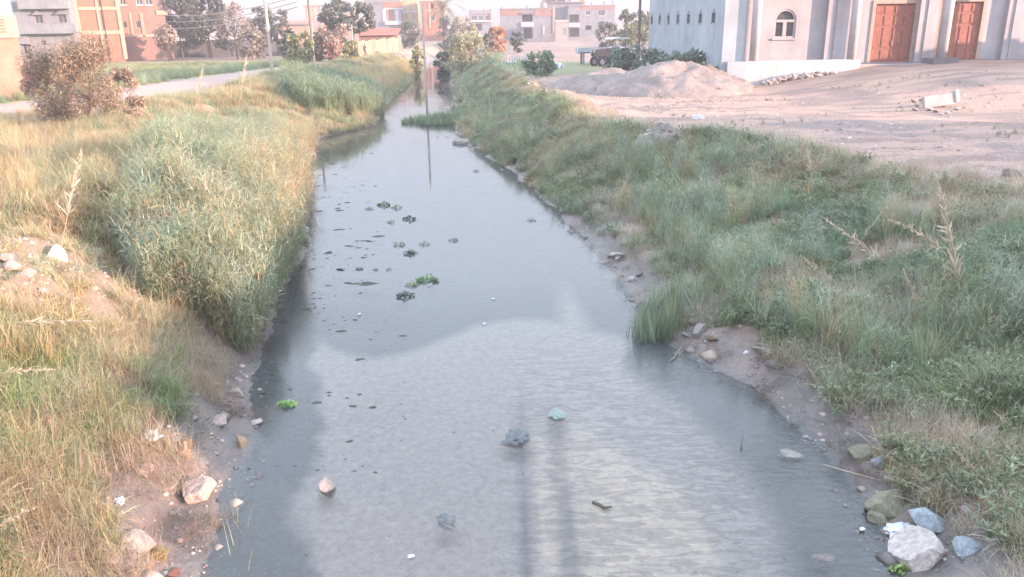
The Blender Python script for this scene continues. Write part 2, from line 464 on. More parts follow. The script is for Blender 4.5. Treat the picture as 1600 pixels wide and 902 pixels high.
ry = n.new("ShaderNodeMapRange"); ry.interpolation_type = 'SMOOTHSTEP'
for k_, v_ in (("From Min", 12.0), ("From Max", 18.0), ("To Min", 1.0), ("To Max", .10)): ry.inputs[k_].default_value = v_
l.new(sy.outputs["Y"], ry.inputs["Value"])
pmu = n.new("ShaderNodeMath"); pmu.operation = 'MULTIPLY'; l.new(pr.outputs[0], pmu.inputs[0]); l.new(ry.outputs[0], pmu.inputs[1])
bp = n.new("ShaderNodeBump"); bp.inputs["Distance"].default_value = .06
l.new(pmu.outputs[0], bp.inputs["Strength"]); l.new(rp.outputs["Fac"], bp.inputs["Height"])
tr = n.new("ShaderNodeBsdfTransparent"); tr.inputs[0].default_value = (.96, .96, .955, 1)
df = n.new("ShaderNodeBsdfDiffuse"); df.inputs[0].default_value = (.34, .34, .33, 1)
m1 = n.new("ShaderNodeMixShader"); m1.inputs[0].default_value = .07
l.new(tr.outputs[0], m1.inputs[1]); l.new(df.outputs[0], m1.inputs[2])
gl = n.new("ShaderNodeBsdfGlossy"); gl.inputs["Roughness"].default_value = .015; l.new(bp.outputs[0], gl.inputs["Normal"])
fr = n.new("ShaderNodeFresnel"); fr.inputs["IOR"].default_value = 1.5; l.new(bp.outputs[0], fr.inputs["Normal"])
m2 = n.new("ShaderNodeMixShader"); l.new(fr.outputs[0], m2.inputs[0]); l.new(m1.outputs[0], m2.inputs[1]); l.new(gl.outputs[0], m2.inputs[2])
l.new(m2.outputs[0], out.inputs[0])
tag(link("water", npmesh("water", WV, [WF], wm, True)), kind='structure')

# ------------------------------------------------------------------ grass tufts (prototypes) and scattering
def blade(V, Q, T, S, base, az, lean, length, width, curl, segs, sh, twist=0.0):
    """a tapering strip that leans outward and droops; appends quads + tip triangle"""
    x, y, z = base
    ca, sa = math.cos(az), math.sin(az)
    px_, py_ = -sa, ca
    i0 = len(V); a = lean; st = length / segs
    for k in range(segs):
        w = width * (1 - .75 * k / segs) * .5
        tz = twist * k / segs
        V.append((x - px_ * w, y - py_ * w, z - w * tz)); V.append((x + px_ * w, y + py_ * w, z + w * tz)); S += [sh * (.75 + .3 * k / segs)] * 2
        x += math.sin(a) * ca * st; y += math.sin(a) * sa * st; z += math.cos(a) * st
        a += curl / segs
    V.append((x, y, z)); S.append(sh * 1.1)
    for k in range(segs - 1):
        j = i0 + 2 * k; Q.append((j, j + 1, j + 3, j + 2))
    j = i0 + 2 * (segs - 1); T.append((j, j + 1, j + 2))
def tuft(kind, seed):
    rnd = random.Random(seed)
    V, Q, T, S = [], [], [], []
    U = rnd.uniform
    if kind == 'fine':
        for _ in range(58):
            r = U(0, .2) ** 1; a = U(0, 6.28)
            blade(V, Q, T, S, (r * math.cos(a), r * math.sin(a), -.03), U(0, 6.28), U(.05, .9), U(.16, .46), U(.007, .013), U(.3, 2.4), 4, U(.6, 1.35), U(-1, 1))
    elif kind == 'tall':
        for _ in range(46):
            r = U(0, .13); a = U(0, 6.28)
            blade(V, Q, T, S, (r * math.cos(a), r * math.sin(a), -.05), a + U(-.8, .8), U(.0, .4), U(.5, 1.15), U(.006, .012), U(.1, 1.3), 4, U(.6, 1.35), U(-1, 1))
    elif kind == 'reed':
        for _ in range(9):
            r = U(0, .25); a = U(0, 6.28); bx, by = r * math.cos(a), r * math.sin(a)
            hgt = U(.9, 1.5); la = U(0, 6.28); ln = U(.02, .28)
            blade(V, Q, T, S, (bx, by, -.05), la, ln, hgt, .014, .15, 4, U(.6, .9))
            for k in range(11):
                t = .2 + .8 * k / 11 + U(-.03, .03); zz = hgt * t * math.cos(ln); xx = hgt * t * math.sin(ln)
                blade(V, Q, T, S, (bx + xx * math.cos(la), by + xx * math.sin(la), zz), U(0, 6.28), U(.3, .9), U(.2, .42), U(.014, .024), U(.6, 2.2), 4, U(.6, 1.4), U(-1.5, 1.5))
    elif kind == 'cane':
        for _ in range(11):
            r = U(0, .28); a = U(0, 6.28); bx, by = r * math.cos(a), r * math.sin(a)
            hgt = U(.8, 1.6); la = U(0, 6.28); ln = U(.02, .3)
            blade(V, Q, T, S, (bx, by, -.05), la, ln, hgt, .009, .2, 4, U(.6, 1.0))
            for k in range(17):
                t = .12 + .88 * k / 17 + U(-.03, .03); zz = hgt * t * math.cos(ln); xx = hgt * t * math.sin(ln)
                blade(V, Q, T, S, (bx + xx * math.cos(la), by + xx * math.sin(la), zz), U(0, 6.28), U(.2, 1.0), U(.12, .32), U(.006, .012), U(.5, 2.6), 4, U(.6, 1.4), U(-1.5, 1.5))
    elif kind == 'rush':
        for _ in range(34):
            r = U(0, .22); a = U(0, 6.28)
            blade(V, Q, T, S, (r * math.cos(a), r * math.sin(a), -.05), U(0, 6.28), U(0, .12), U(.6, 1.1), U(.011, .017), U(0, .15), 3, U(.6, 1.25))
    elif kind == 'twig':
        for _ in range(34):
            r = U(0, .25); a = U(0, 6.28)
            blade(V, Q, T, S, (r * math.cos(a), r * math.sin(a), U(-.02, .12)), U(0, 6.28), U(.3, 1.5), U(.2, .6), U(.003, .006), U(-1.2, 1.6), 4, U(.7, 1.3), U(-1, 1))
    elif kind == 'herb':
        for _ in range(7):
            r = U(0, .15); a = U(0, 6.28); bx, by = r * math.cos(a), r * math.sin(a)
            hgt = U(.2, .5); la = U(0, 6.28); ln = U(.1, .6)
            blade(V, Q, T, S, (bx, by, -.03), la, ln, hgt, .008, .3, 3, .7)
            for k in range(16):
                t = U(.15, 1); zz = hgt * t * math.cos(ln); xx = hgt * t * math.sin(ln)
                blade(V, Q, T, S, (bx + xx * math.cos(la), by + xx * math.sin(la), zz), U(0, 6.28), U(.5, 1.4), U(.05, .11), U(.018, .035), U(0, .9), 2, U(.65, 1.35), U(-1.5, 1.5))
    return np.array(V), np.array(Q), np.array(T), np.array(S)

def gn_group(nvar):
    key = f"scatter_{nvar}"
    if key in bpy.data.node_groups: return bpy.data.node_groups[key]
    g = bpy.data.node_groups.new(key, 'GeometryNodeTree')
    g.interface.new_socket("Geometry", in_out='INPUT', socket_type='NodeSocketGeometry')
    g.interface.new_socket("Geometry", in_out='OUTPUT', socket_type='NodeSocketGeometry')
    n, l = g.nodes, g.links
    gi, go = n.new("NodeGroupInput"), n.new("NodeGroupOutput")
    def na(name, typ):
        a = n.new("GeometryNodeInputNamedAttribute"); a.data_type = typ; a.inputs["Name"].default_value = name; return a.outputs["Attribute"]
    rot, scl, kd, vr = na("rot", 'FLOAT_VECTOR'), na("scl", 'FLOAT'), na("is_pt", 'FLOAT'), na("vari", 'FLOAT')
    s0 = n.new("GeometryNodeSeparateGeometry"); s0.domain = 'POINT'
    c0 = n.new("FunctionNodeCompare"); c0.data_type = 'FLOAT'; c0.operation = 'GREATER_THAN'; c0.inputs[1].default_value = .5
    l.new(kd, c0.inputs[0]); l.new(gi.outputs[0], s0.inputs[0]); l.new(c0.outputs[0], s0.inputs["Selection"])
    j = n.new("GeometryNodeJoinGeometry")
    for k in range(nvar):
        c1 = n.new("FunctionNodeCompare"); c1.data_type = 'FLOAT'; c1.operation = 'EQUAL'; c1.inputs[1].default_value = k; c1.inputs["Epsilon"].default_value = .25
        l.new(vr, c1.inputs[0])
        s1 = n.new("GeometryNodeSeparateGeometry"); s1.domain = 'POINT'
        l.new(s0.outputs["Inverted"], s1.inputs[0]); l.new(c1.outputs[0], s1.inputs["Selection"])
        ip = n.new("GeometryNodeInstanceOnPoints")
        l.new(s0.outputs["Selection"], ip.inputs["Points"]); l.new(c1.outputs[0], ip.inputs["Selection"])
        l.new(s1.outputs["Selection"], ip.inputs["Instance"])
        l.new(rot, ip.inputs["Rotation"]); l.new(scl, ip.inputs["Scale"])
        l.new(ip.outputs[0], j.inputs[0])
    l.new(j.outputs[0], go.inputs[0])
    return g

PROTO = {}
def scatter(name, label, kinds, pts, scl, tint, m=None, cat=None, tilt=.15):
    """one object of 'stuff': tufts of the given kinds stood on the points"""
    N = len(pts)
    if N == 0: return
    V, Q, T, S, VR = [], [], [], [], []; off = 0
    for k, (kd, seed) in enumerate(kinds):
        if (kd, seed) not in PROTO: PROTO[(kd, seed)] = tuft(kd, seed)
        v_, q_, t_, s_ = PROTO[(kd, seed)]
        V.append(v_); Q.append(q_ + off); T.append(t_ + off); S.append(s_); VR.append(np.full(len(v_), k)); off += len(v_)
    V.append(pts); S.append(np.ones(N)); VR.append(RNG.integers(0, len(kinds), N))
    V = np.vstack(V); isp = np.zeros(len(V)); isp[off:] = 1
    rot = np.zeros((len(V), 3)); rot[off:, 2] = RNG.uniform(0, 6.28, N); rot[off:, :2] = RNG.normal(0, tilt, (N, 2))
    sc = np.ones(len(V)); sc[off:] = scl
    tn = np.ones((len(V), 3)); tn[off:] = tint
    hk = [k for k, (kd, _) in enumerate(kinds) if kd == 'herb']
    hm_ = np.isin(np.concatenate(VR), hk) & (isp > .5); tn[hm_] = np.array((.27, .32, .20)) * RNG.uniform(.7, 1.3, (hm_.sum(), 1))
    me = npmesh(name, V, [np.vstack(Q), np.vstack(T)], m or leafmat("grass_blade"), False,
                {"rot": ('FLOAT_VECTOR', rot), "scl": ('FLOAT', sc), "is_pt": ('FLOAT', isp), "vari": ('FLOAT', np.concatenate(VR)),
                 "tint": ('FLOAT_VECTOR', tn)})
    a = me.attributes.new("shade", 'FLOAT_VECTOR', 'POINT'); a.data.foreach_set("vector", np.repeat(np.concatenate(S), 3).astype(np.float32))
    o = link(name, me)
    md = o.modifiers.new("scatter", 'NODES'); md.node_group = gn_group(len(kinds))
    return tag(o, label, cat, kind='stuff')

def pal(cols, wts, N, jit=.15):
    c = np.array(cols)[RNG.choice(len(cols), N, p=np.array(wts) / sum(wts))]
    return np.clip(c * RNG.normal(1, jit, (N, 1)) * RNG.normal(1, .05, (N, 3)), .01, .9)
GREEN, TEAL, OLIVE, STRAW, GREY, BROWN, LIME = (.26, .33, .19), (.26, .34, .235), (.37, .37, .22), (.49, .375, .215), (.50, .44, .37), (.34, .22, .16), (.24, .34, .12)

def bank_points(side, n, y0, y1, dmin, dmax, power=1.6, seed=1):
    """random points on a bank: d metres from the water edge (dmax may be a function of y), denser towards the bridge"""
    rg = np.random.default_rng(seed)
    u = rg.random(n); y = y0 * (y1 / y0) ** (u ** (1 / 1.0)) if power else y0 + (y1 - y0) * u
    dm = dmax(y) if callable(dmax) else np.full(n, dmax)
    d = dmin + (dm - dmin) * rg.random(n)
    x = xl(y) - d if side < 0 else xr(y) + d
    return x, y, d
def stand(x, y, keep=None):
    if keep is not None: x, y = x[keep], y[keep]
    return np.stack([x, y, height(x, y)], 1)

# right bank: green grass
x, y, d = bank_points(1, 28000, 6.0, 110, .1, lambda y: wr(y) + .1, seed=2)
nz = fbm(x, y, 1.5, 4, 101); nb = fbm(x, y, 2.6, 3, 102)
edge_ok = d > (.95 + (fbm(x, y, .8, 3, 103) - .5) * 1.6) * (1 - .75 * sst(y, 15, 26))
k = edge_ok & (nz > .39)
p = stand(x, y, k); nbk = nb[k]; N = len(p)
t = pal([GREEN, LIME, OLIVE, (.40, .42, .33)], [4, 1.2, 2.5, 2], N)
teal = pal([TEAL, GREEN], [3, 1], N); gre = pal([GREY, STRAW, OLIVE], [2, 2, 3], N)
t = np.where((nbk > .55)[:, None], teal, t); t = np.where((nbk < .40)[:, None], gre, t)
sc = RNG.uniform(.6, 1.15, N) * np.clip(1.0 + (p[:, 1] - 25) / 90, .9, 1.4)
scatter("bank_grass", "tangled green grass covering the right bank down to the mud", [('fine', 1), ('fine', 2), ('fine', 3), ('fine', 31), ('fine', 32), ('twig', 33), ('herb', 4)], p, sc, t, cat='grass')
# right bank: taller grasses and reeds in clumps
x, y, d = bank_points(1, 9000, 7, 100, .6, lambda y: np.maximum(wr(y) - 1.6, 1.5), seed=3)
nz = fbm(x, y, 1.9, 4, 110); k = (nz > .53) & (d > 1.3 * (1 - .8 * sst(y, 20, 30)))
p = stand(x, y, k); N = len(p)
scatter("tall_grass", "taller arching grass clumps standing out of the right bank", [('tall', 5), ('tall', 6), ('cane', 7), ('twig', 35)], p, RNG.uniform(.5, .95, N) * (1 - .45 * sst(p[:, 1], 22, 45)), pal([GREEN, TEAL, OLIVE, STRAW, (.42, .47, .38)], [3, 4, 2, 1.6, 3], N), cat='grass')
# right bank: grey dead twigs
x, y, d = bank_points(1, 15000, 6, 70, .6, lambda y: wr(y) + 1.2, seed=4)
nz = fbm(x, y, 2.1, 4, 120); k = (nz > .46) | (d > wr(y) - .8)
p = stand(x, y, k); N = len(p)
scatter("dead_twigs", "grey dead stems tangled over the right bank and its crest", [('twig', 8), ('twig', 9)], p, RNG.uniform(.5, 1.05, N) * (1 - .3 * sst(p[:, 1], 22, 45)), pal([GREY, (.62, .56, .48), STRAW, BROWN], [4, 4, 2, 1.5], N), cat='twigs')

# left bank
x, y, d = bank_points(-1, 29000, 5.5, 110, .1, lambda y: wl_(y) + 2.0, seed=5)
nz = fbm(x, y, 1.4, 4, 130); nb = fbm(x, y, 2.2, 3, 131)
k = (d > (1.05 + .15 * (1 - sst(y, 8, 11)) + (fbm(x, y, .8, 3, 132) - .5) * 1.6) * (1 - .85 * sst(y, 13, 20))) & (nz > .34)
k &= ~((np.hypot(x + 8.0, (y - 12.3) * .7) < 1.9) & (RNG.random(len(x)) < .9))
p = stand(x, y, k); nbk = nb[k]; N = len(p)
t = pal([OLIVE, STRAW, GREEN], [4, 4, 1.5], N)
t = np.where((nbk > .57)[:, None], pal([GREEN, OLIVE, LIME], [2, 3, 1], N), t)
t = np.where((nbk < .42)[:, None], pal([STRAW, OLIVE, (.50, .44, .28)], [3, 3, 2], N), t)
scatter("bank_grass", "olive and straw coloured grass covering the left bank", [('fine', 11), ('fine', 12), ('fine', 13), ('twig', 29)], p, RNG.uniform(.6, 1.05, N) * np.clip(.8 + p[:, 1] / 60, .8, 1.7), t, cat='grass')
# left bank: tall dry grass, sunlit
x, y, d = bank_points(-1, 19000, 9, 42, 1.6, lambda y: wl_(y) + 12, seed=6)
nz = fbm(x, y, 1.8, 4, 140); k = (nz > np.where((d > 3.5) & (y > 12) & (y < 27), .38, .50)) & (d > 1.9) & (RNG.random(len(x)) < np.where(d > wl_(y), .95, .65)) & (x > rlx(y) + 2.6) & ((d > 5.5) | (y < 33))
k &= ~(np.hypot(x + 8.3, (y - 12.0) * .62) < 2.5)
p = stand(x, y, k); N = len(p)
scatter("dry_grass", "tall dry straw grass on the upper left bank", [('tall', 14), ('tall', 15), ('twig', 16), ('fine', 12)], p, RNG.uniform(.55, 1.05, N) * np.clip(1.25 - p[:, 1] * .018, .5, 1), pal([STRAW, OLIVE, (.50, .44, .28)], [5, 3, 1], N), cat='grass')
# left bank: the big reed growth
x, y, d = bank_points(-1, 5600, 13.2, 42, .25, lambda y: np.interp(y, [13, 16, 22, 32, 42], [1.6, 2.9, 4.0, 5.0, 4.0]), seed=7)
k = fbm(x, y, 1.6, 3, 150) > .30
p = stand(x, y, k); N = len(p)
scatter("reeds", "curly grey green reeds standing in a high mass over the left bank", [('cane', 17), ('cane', 18), ('cane', 19), ('cane', 34), ('tall', 15)], p, RNG.uniform(.7, 1.1, N) * np.clip(1.12 - np.abs(p[:, 1] - 19) * .028, .55, 1.05) * (.6 + .7 * fbm(p[:, 0], p[:, 1], 1.1, 3, 151)) * np.where(xl(p[:, 1]) - p[:, 0] < 2.6, 1.25, 1.0), np.where((((xl(p[:, 1]) - p[:, 0]) < 1.6) & (p[:, 1] > 20) & (RNG.random(N) < .6))[:, None], pal([STRAW, OLIVE], [3, 1], N), pal([TEAL, GREEN, OLIVE, (.36, .41, .30), STRAW], [2, 2, 2, 4, 1], N)), cat='reeds')
# left and right: dead stalks at the foot of the reeds
x, y, d = bank_points(-1, 3000, 6, 34, .5, 2.0, seed=8)
k = fbm(x, y, 1.1, 3, 155) > .5
p = stand(x, y, k); N = len(p)
scatter("dead_stalks", "brown dead stalks at the foot of the left bank beside the mud", [('twig', 20), ('twig', 21)], p, RNG.uniform(.5, 1.0, N), pal([BROWN, GREY, STRAW, OLIVE], [2, 3, 2, 2], N), cat='twigs')
# reed bed out in the water on the left, reed spit on the right, rushes
def blob_points(px, py, z, rx, ry, n, seed, ang=0):
    c = P(px, py, z); rg = np.random.default_rng(seed)
    a, r = rg.uniform(0, 6.28, n), np.sqrt(rg.random(n))
    u, v_ = r * rx * np.cos(a), r * ry * np.sin(a)
    x = c.x + u * math.cos(ang) - v_ * math.sin(ang); y = c.y + u * math.sin(ang) + v_ * math.cos(ang)
    z = np.maximum(height(x, y), WATER_Z - .05)
    return np.stack([x, y, z], 1)
p = blob_points(525, 178, WATER_Z, 3.0, 7.5, 1300, 31, .1); N = len(p)
scatter("reed_bed", "dense green reed bed at the water's edge below the left track", [('reed', 22), ('reed', 23), ('rush', 24)], p, RNG.uniform(.85, 1.4, N), pal([TEAL, GREEN, (.24, .30, .19)], [4, 4, 1], N), cat='reeds')
p = blob_points(700, 190, WATER_Z, 2.9, 2.3, 620, 32); N = len(p)
scatter("reed_spit", "low teal reeds reaching from the right bank into the canal", [('rush', 25), ('rush', 26)], p, RNG.uniform(.35, 1.1, N) * np.clip(1.15 - np.hypot((p[:, 0] - p[:, 0].mean()) / 2.9, (p[:, 1] - p[:, 1].mean()) / 2.3) * .7, .3, 1), pal([TEAL, (.13, .22, .15), GREEN], [1, 1, 1], N), cat='reeds', tilt=.3)
p = blob_points(1045, 508, WATER_Z, .6, 1.1, 46, 33, -.5); N = len(p)
scatter("rushes", "upright dark green rushes at the foot of the right bank", [('rush', 27), ('rush', 28)], p, RNG.uniform(.45, 1.05, N), pal([TEAL, GREEN, OLIVE], [2, 1, 1], N), cat='rushes', tilt=.2)
# far banks and verges
def verge(name, label, poly, n, kinds, scl, cols, wts, seed, cat='grass'):
    rg = np.random.default_rng(seed); poly = np.array(poly)
    x = rg.uniform(poly[:, 0].min(), poly[:, 0].max(), n); y = rg.uniform(poly[:, 1].min(), poly[:, 1].max(), n)
    ins_ = np.zeros(n, bool); j = len(poly) - 1
    for i in range(len(poly)):
        xi, yi, xj, yj = *poly[i], *poly[j]
        c = ((yi > y) != (yj > y)) & (x < (xj - xi) * (y - yi) / (yj - yi + 1e-9) + xi); ins_ ^= c; j = i
    ins_ &= ~((x > xl(y) - .3) & (x < xr(y) + .3))
    ins_ &= fbm(x, y, 3, 3, seed) > .36
    p = stand(x, y, ins_)
    scatter(name, label, kinds, p, RNG.uniform(*scl, len(p)), pal(cols, wts, len(p)), cat=cat)
def poly_px(pts, z=0): return [tuple(P(a, b_, z)[:2]) for a, b_ in pts]
verge("verge_grass", "golden grass on the far left bank below the cream fence", [(-14, 62), (-9, 62), (-8, 100), (-6, 125), (-12.5, 125), (-13.6, 88)], 3400, [('tall', 14), ('fine', 12)], (1.0, 1.7), [STRAW, OLIVE, (.42, .33, .14)], [4, 2, 3], 41)
verge("verge_grass", "green weeds along the right bank beside the far track", [(-3, 58), (2.8, 57), (3.4, 74), (-1, 100), (-7, 120)], 2600, [('tall', 6), ('fine', 2), ('fine', 3)], (.35, .7), [GREEN, TEAL, OLIVE], [3, 3, 2], 42)
verge("verge_grass", "low weeds along the near edge of the green field", [(-28.5, 42), (-26, 48), (-25.3, 66), (-22.8, 88), (-25, 90), (-28, 66), (-31, 48), (-34, 42)], 2600, [('tall', 5), ('fine', 1)], (.7, 1.2), [TEAL, GREEN, OLIVE], [3, 2, 1], 43)
verge("crop", "low green crop growing in rows in the walled field", [(-32, 42), (-26.5, 52), (-25.8, 66), (-23, 88), (-21, 108), (-80, 108), (-60, 42)], 15000, [('fine', 1), ('fine', 3)], (.8, 1.3), [(.30, .31, .12), OLIVE, GREEN], [3, 3, 1], 44, cat='crop')
verge("verge_grass", "dry scrubby grass between the left bank and the track", [(-14.4, 18), (-14.2, 60), (-14.0, 75), (-11, 75), (-10, 30), (-9.5, 18)], 3400, [('fine', 12), ('twig', 16)], (.35, .65), [STRAW, OLIVE, GREY, GREEN], [3, 3, 2, 2], 45)
x = RNG.uniform(6, 34, 900); y = RNG.uniform(24, 50, 900); k = (x > xr(y) + wr(y) + .8) & (fbm(x, y, 3, 3, 170) > .57) & (y < 42)
p = stand(x, y, k)
scatter("yard_weeds", "sparse dry weeds and twigs in the dirt yard before the mosque", [('twig', 8), ('herb', 4)], p, RNG.uniform(.25, .6, len(p)), pal([GREY, STRAW, OLIVE], [4, 2, 2], len(p)), cat='weeds')
# ------------------------------------------------------------------ palette for built things
M_cream = mat("cream_render", (.38, .29, .225), stain=.25, scale=1.2, bump=.1)
M_orange = brickmat("orange_brick", (.42, .165, .10), (.36, .14, .09), (.34, .22, .16))
M_red = mat("red_render", (.38, .12, .085), stain=.3, scale=1.0, bump=.1)
M_pinkbrick = brickmat("pink_brick", (.33, .18, .145), (.29, .165, .135), (.30, .24, .22))
M_greyblue = mat("grey_blue_render", (.20, .21, .245), stain=.3, scale=1.0, bump=.08)
M_palegrey = mat("pale_grey_render", (.205, .22, .25), stain=.4, scale=.8, bump=.1)
M_grey = mat("grey_concrete", (.17, .17, .185), stain=.4, scale=.8, bump=.15)
M_white = mat("white_render", (.44, .43, .45), stain=.25, scale=.7, bump=.08)
M_mosq_shade = mat("mosque_shaded_plaster", (.33, .375, .42), stain=.35, scale=.35, bump=.12, bscale=9)  # bluer copy of the front plaster, the side's sky-lit shade put into its colour
M_mosqf = mat("mosque_front_plaster", (.36, .355, .385), stain=.2, scale=.4, bump=.08, bscale=9)
M_dark = mat("dark_opening", (.045, .045, .05), var=.4, bump=0, rough=.5)
M_glass = mat("window_glass", (.08, .095, .11), var=.3, bump=0, rough=.12, spec=.6)
M_wood = mat("reddish_wood", (.28, .105, .08), var=.35, scale=4, bump=.15, rough=.55)
M_woodf = mat("light_wood_frame", (.38, .28, .235), var=.2, scale=4, bump=.1, rough=.6)
M_trunk = mat("bark", (.20, .155, .12), var=.4, scale=6, bump=.6)
M_stone = mat("pale_stone", (.50, .43, .41), var=.35, scale=7, bump=.6, bscale=30, col2=(.30, .25, .24))
M_metal = mat("grey_metal", (.30, .31, .33), var=.2, rough=.5, metal=.3, bump=0)
M_plastic = mat("white_plastic", (.50, .52, .56), var=.1, rough=.4, bump=.05)

class Fac:
    """a vertical wall plane through the ground point under pixel A, turned ang degrees from the x axis"""
    def __init__(s, A, ang, z0=0.0):
        s.o = P(A[0], A[1], z0); s.ang = R(ang)
        s.t = Vector((math.cos(s.ang), math.sin(s.ang), 0)); s.n = Vector((math.sin(s.ang), -math.cos(s.ang), 0))
    def loc(s, px, py, out=0.0):
        o, d = ray(px, py)
        q = s.o + s.n * out
        k = (q - o).dot(s.n) / d.dot(s.n)
        p = o + d * k - s.o
        return p.dot(s.t), p.z
    def rect(s, x0, y0, x1, y1, out=0.0):
        a, b_ = s.loc(x0, (y0 + y1) / 2, out)[0], s.loc(x1, (y0 + y1) / 2, out)[0]
        zt, zb = s.loc((x0 + x1) / 2, y0, out)[1], s.loc((x0 + x1) / 2, y1, out)[1]
        return a, b_, zb, zt

def wall_open(u0, u1, z0, z1, ops, th=.3, y=0.0):
    """a wall slab with real openings"""
    mb = MB()
    us = sorted({u0, u1, *[min(max(v, u0), u1) for o in ops for v in o[:2]]}); zs = sorted({z0, z1, *[min(max(v, z0), z1) for o in ops for v in o[2:4]]})
    for i in range(len(us) - 1):
        k = 0
        while k < len(zs) - 1:
            cu = (us[i] + us[i + 1]) / 2
            def inside(kk):
                cz = (zs[kk] + zs[kk + 1]) / 2
                return any(o[0] < cu < o[1] and o[2] < cz < o[3] for o in ops)
            if inside(k): k += 1; continue
            k2 = k
            while k2 + 1 < len(zs) - 1 and not inside(k2 + 1): k2 += 1
            mb.box(us[i], us[i + 1], y, y + th, zs[k], zs[k2 + 1]); k = k2 + 1
    return mb

def window(root, a, b_, z0, z1, frame=None, pane=None, mull=1, rec=.12, fw=.09, sill=True, hood=False):
    frame = frame or M_white; pane = pane or M_glass
    mb = MB()
    mb.box(a, a + fw, rec - .06, rec + .04, z0, z1).box(b_ - fw, b_, rec - .06, rec + .04, z0, z1)
    mb.box(a + fw, b_ - fw, rec - .06, rec + .04, z0, z0 + fw).box(a + fw, b_ - fw, rec - .06, rec + .04, z1 - fw, z1)
    for k in range(mull):
        c = a + (b_ - a) * (k + 1) / (mull + 1); mb.box(c - .03, c + .03, rec - .05, rec + .03, z0 + fw, z1 - fw)
    w = mb.build("window", frame, root)
    MB().box(a + fw * .5, b_ - fw * .5, rec + .045, rec + .06, z0 + fw * .5, z1 - fw * .5).build("pane", pane, w)
    if sill: MB().box(a - .12, b_ + .12, -.10, .02, z0 - .12, z0 - .002).build("sill", frame, w)
    if hood:
        c = (a + b_) / 2; e = (b_ - a) * .22
        MB().extrude([(a - e, z1 + .02), (b_ + e, z1 + .02), (c, z1 + .55)], -.35, -.003).build("hood", frame, w)
    return w

def house(name, label, F, x0, x1, top, depth, wm, ops=(), bands=(), roof=True, z0=-.3, group=None, cat="house", side=None, u=None):
    """F façade plane, x0/x1 pixels of its ends (at the height of A), top metres; ops: pixel rects + kind; bands: (rect or metres) proud trims"""
    root = empty(name, F.o, F.ang, label, cat, group)
    u0, u1 = u if u else (F.loc(x0, 60)[0], F.loc(x1, 60)[0])
    rects = []
    for o in ops:
        a, b_, zb, zt = F.rect(*o[:4]); rects.append((a, b_, zb, zt, o[4]))
    wall_open(u0, u1, z0, top, rects).build("wall", wm, root)
    MB().box(u0, u0 + .3, .3, depth, z0, top).box(u1 - .3, u1, .3, depth, z0, top).box(u0 + .3, u1 - .3, depth - .3, depth, z0, top).build("side_wall", side or wm, root)
    if roof: MB().box(u0 - .15, u1 + .15, -.15, depth + .15, top, top + .22).build("roof", wm, root)
    MB().box(u0 + .3, u1 - .3, .9, 1.0, z0, top - .02).build("dark_interior", M_dark, root)  # dark sheet standing in for the unlit rooms behind the openings
    for a, b_, zb, zt, kd in rects:
        if kd == 'win': window(root, a, b_, zb, zt)
        elif kd == 'hood': window(root, a, b_, zb, zt, frame=M_palegrey, hood=True)
        elif kd == 'small': window(root, a, b_, zb, zt, frame=M_woodf, mull=0, fw=.06, sill=False)
        elif kd == 'brown': window(root, a, b_, zb, zt, frame=M_woodf, pane=M_wood, mull=1)
        elif kd == 'door':
            d = MB().box(a, b_, .12, .18, zb, zt).build("door", M_metal, root); MB().box(a + .3, a + .36, .08, .115, zb + .9, zb + 1.1).build("handle", M_dark, d)
    for bd in bands:
        (a, b_, zb, zt), out, m_, nm = bd
        MB().box(a, b_, -out, -.003, zb, zt).build(nm, m_, root)
    return root

# ---- far left: cream and orange building at the picture's edge
F1 = Fac((44, 152), 33)
r1 = F1.rect
root = empty("street_building", F1.o, F1.ang, "cream and orange building with a ribbed cornice at the left edge of the photo", "building")
u1 = F1.loc(44, 140)[0]
MB().box(u1 - 9, u1 - 1.5, .12, 6, -.3, 9).build("wall", M_orange, root)
MB().box(u1 - 1.5, u1, 0, 6, -.3, r1(0, 60, 20, 100)[3]).build("pilaster", mat("pale_orange_render", (.35, .205, .16), stain=.2, scale=1), root)
zc0, zc1 = F1.loc(20, 58)[1], F1.loc(20, 24)[1]
cor = MB().box(u1 - 8.9, u1 + .1, -.25, 5.9, zc0, zc1).build("cornice", M_cream, root)
for k in range(5):
    zz = zc0 + (zc1 - zc0) * (.22 + .14 * k); MB().box(u1 - 8.5, u1 - .5, -.31, -.253, zz, zz + .06).build("moulding", M_pinkbrick, cor)
MB().box(u1 - 8.8, u1 - .9, .25, 5.8, zc1, 9.5).build("upper_wall", M_cream, root)
Fw = Fac((62, 148), 12)
root = empty("garden_wall", Fw.o, Fw.ang, "low red rendered wall beside the cream and orange building", "wall")
a = Fw.loc(40, 140)[0]
MB().box(a, 0, 0, .3, -.3, Fw.loc(50, 99)[1]).build("wall", M_red, root)
MB().box(a - .0, .06, -.06, .36, Fw.loc(50, 99)[1], Fw.loc(50, 99)[1] + .12).build("coping", M_cream, root)

# ---- grey-blue house with balconies
F2 = Fac((52, 97), 10); q = F2.rect
root = house("balcony_house", "grey blue house with two long balconies and gabled window hoods", F2, 28, 116, 10.8, 9, M_greyblue,
    ops=[(54, 24, 67, 37, 'hood'), (90, 23, 104, 36, 'hood'), (63, 63, 72, 72, 'small'), (30, 70, 51, 95, 'open')],
    bands=[(q(28, 38, 119, 53, 1.0), 1.0, M_palegrey, "balcony"), (q(27, 0, 106, 14, 1.0), 1.0, M_palegrey, "balcony"), (q(27, 53.6, 44, 69, .1), .25, M_palegrey, "door_lintel")])
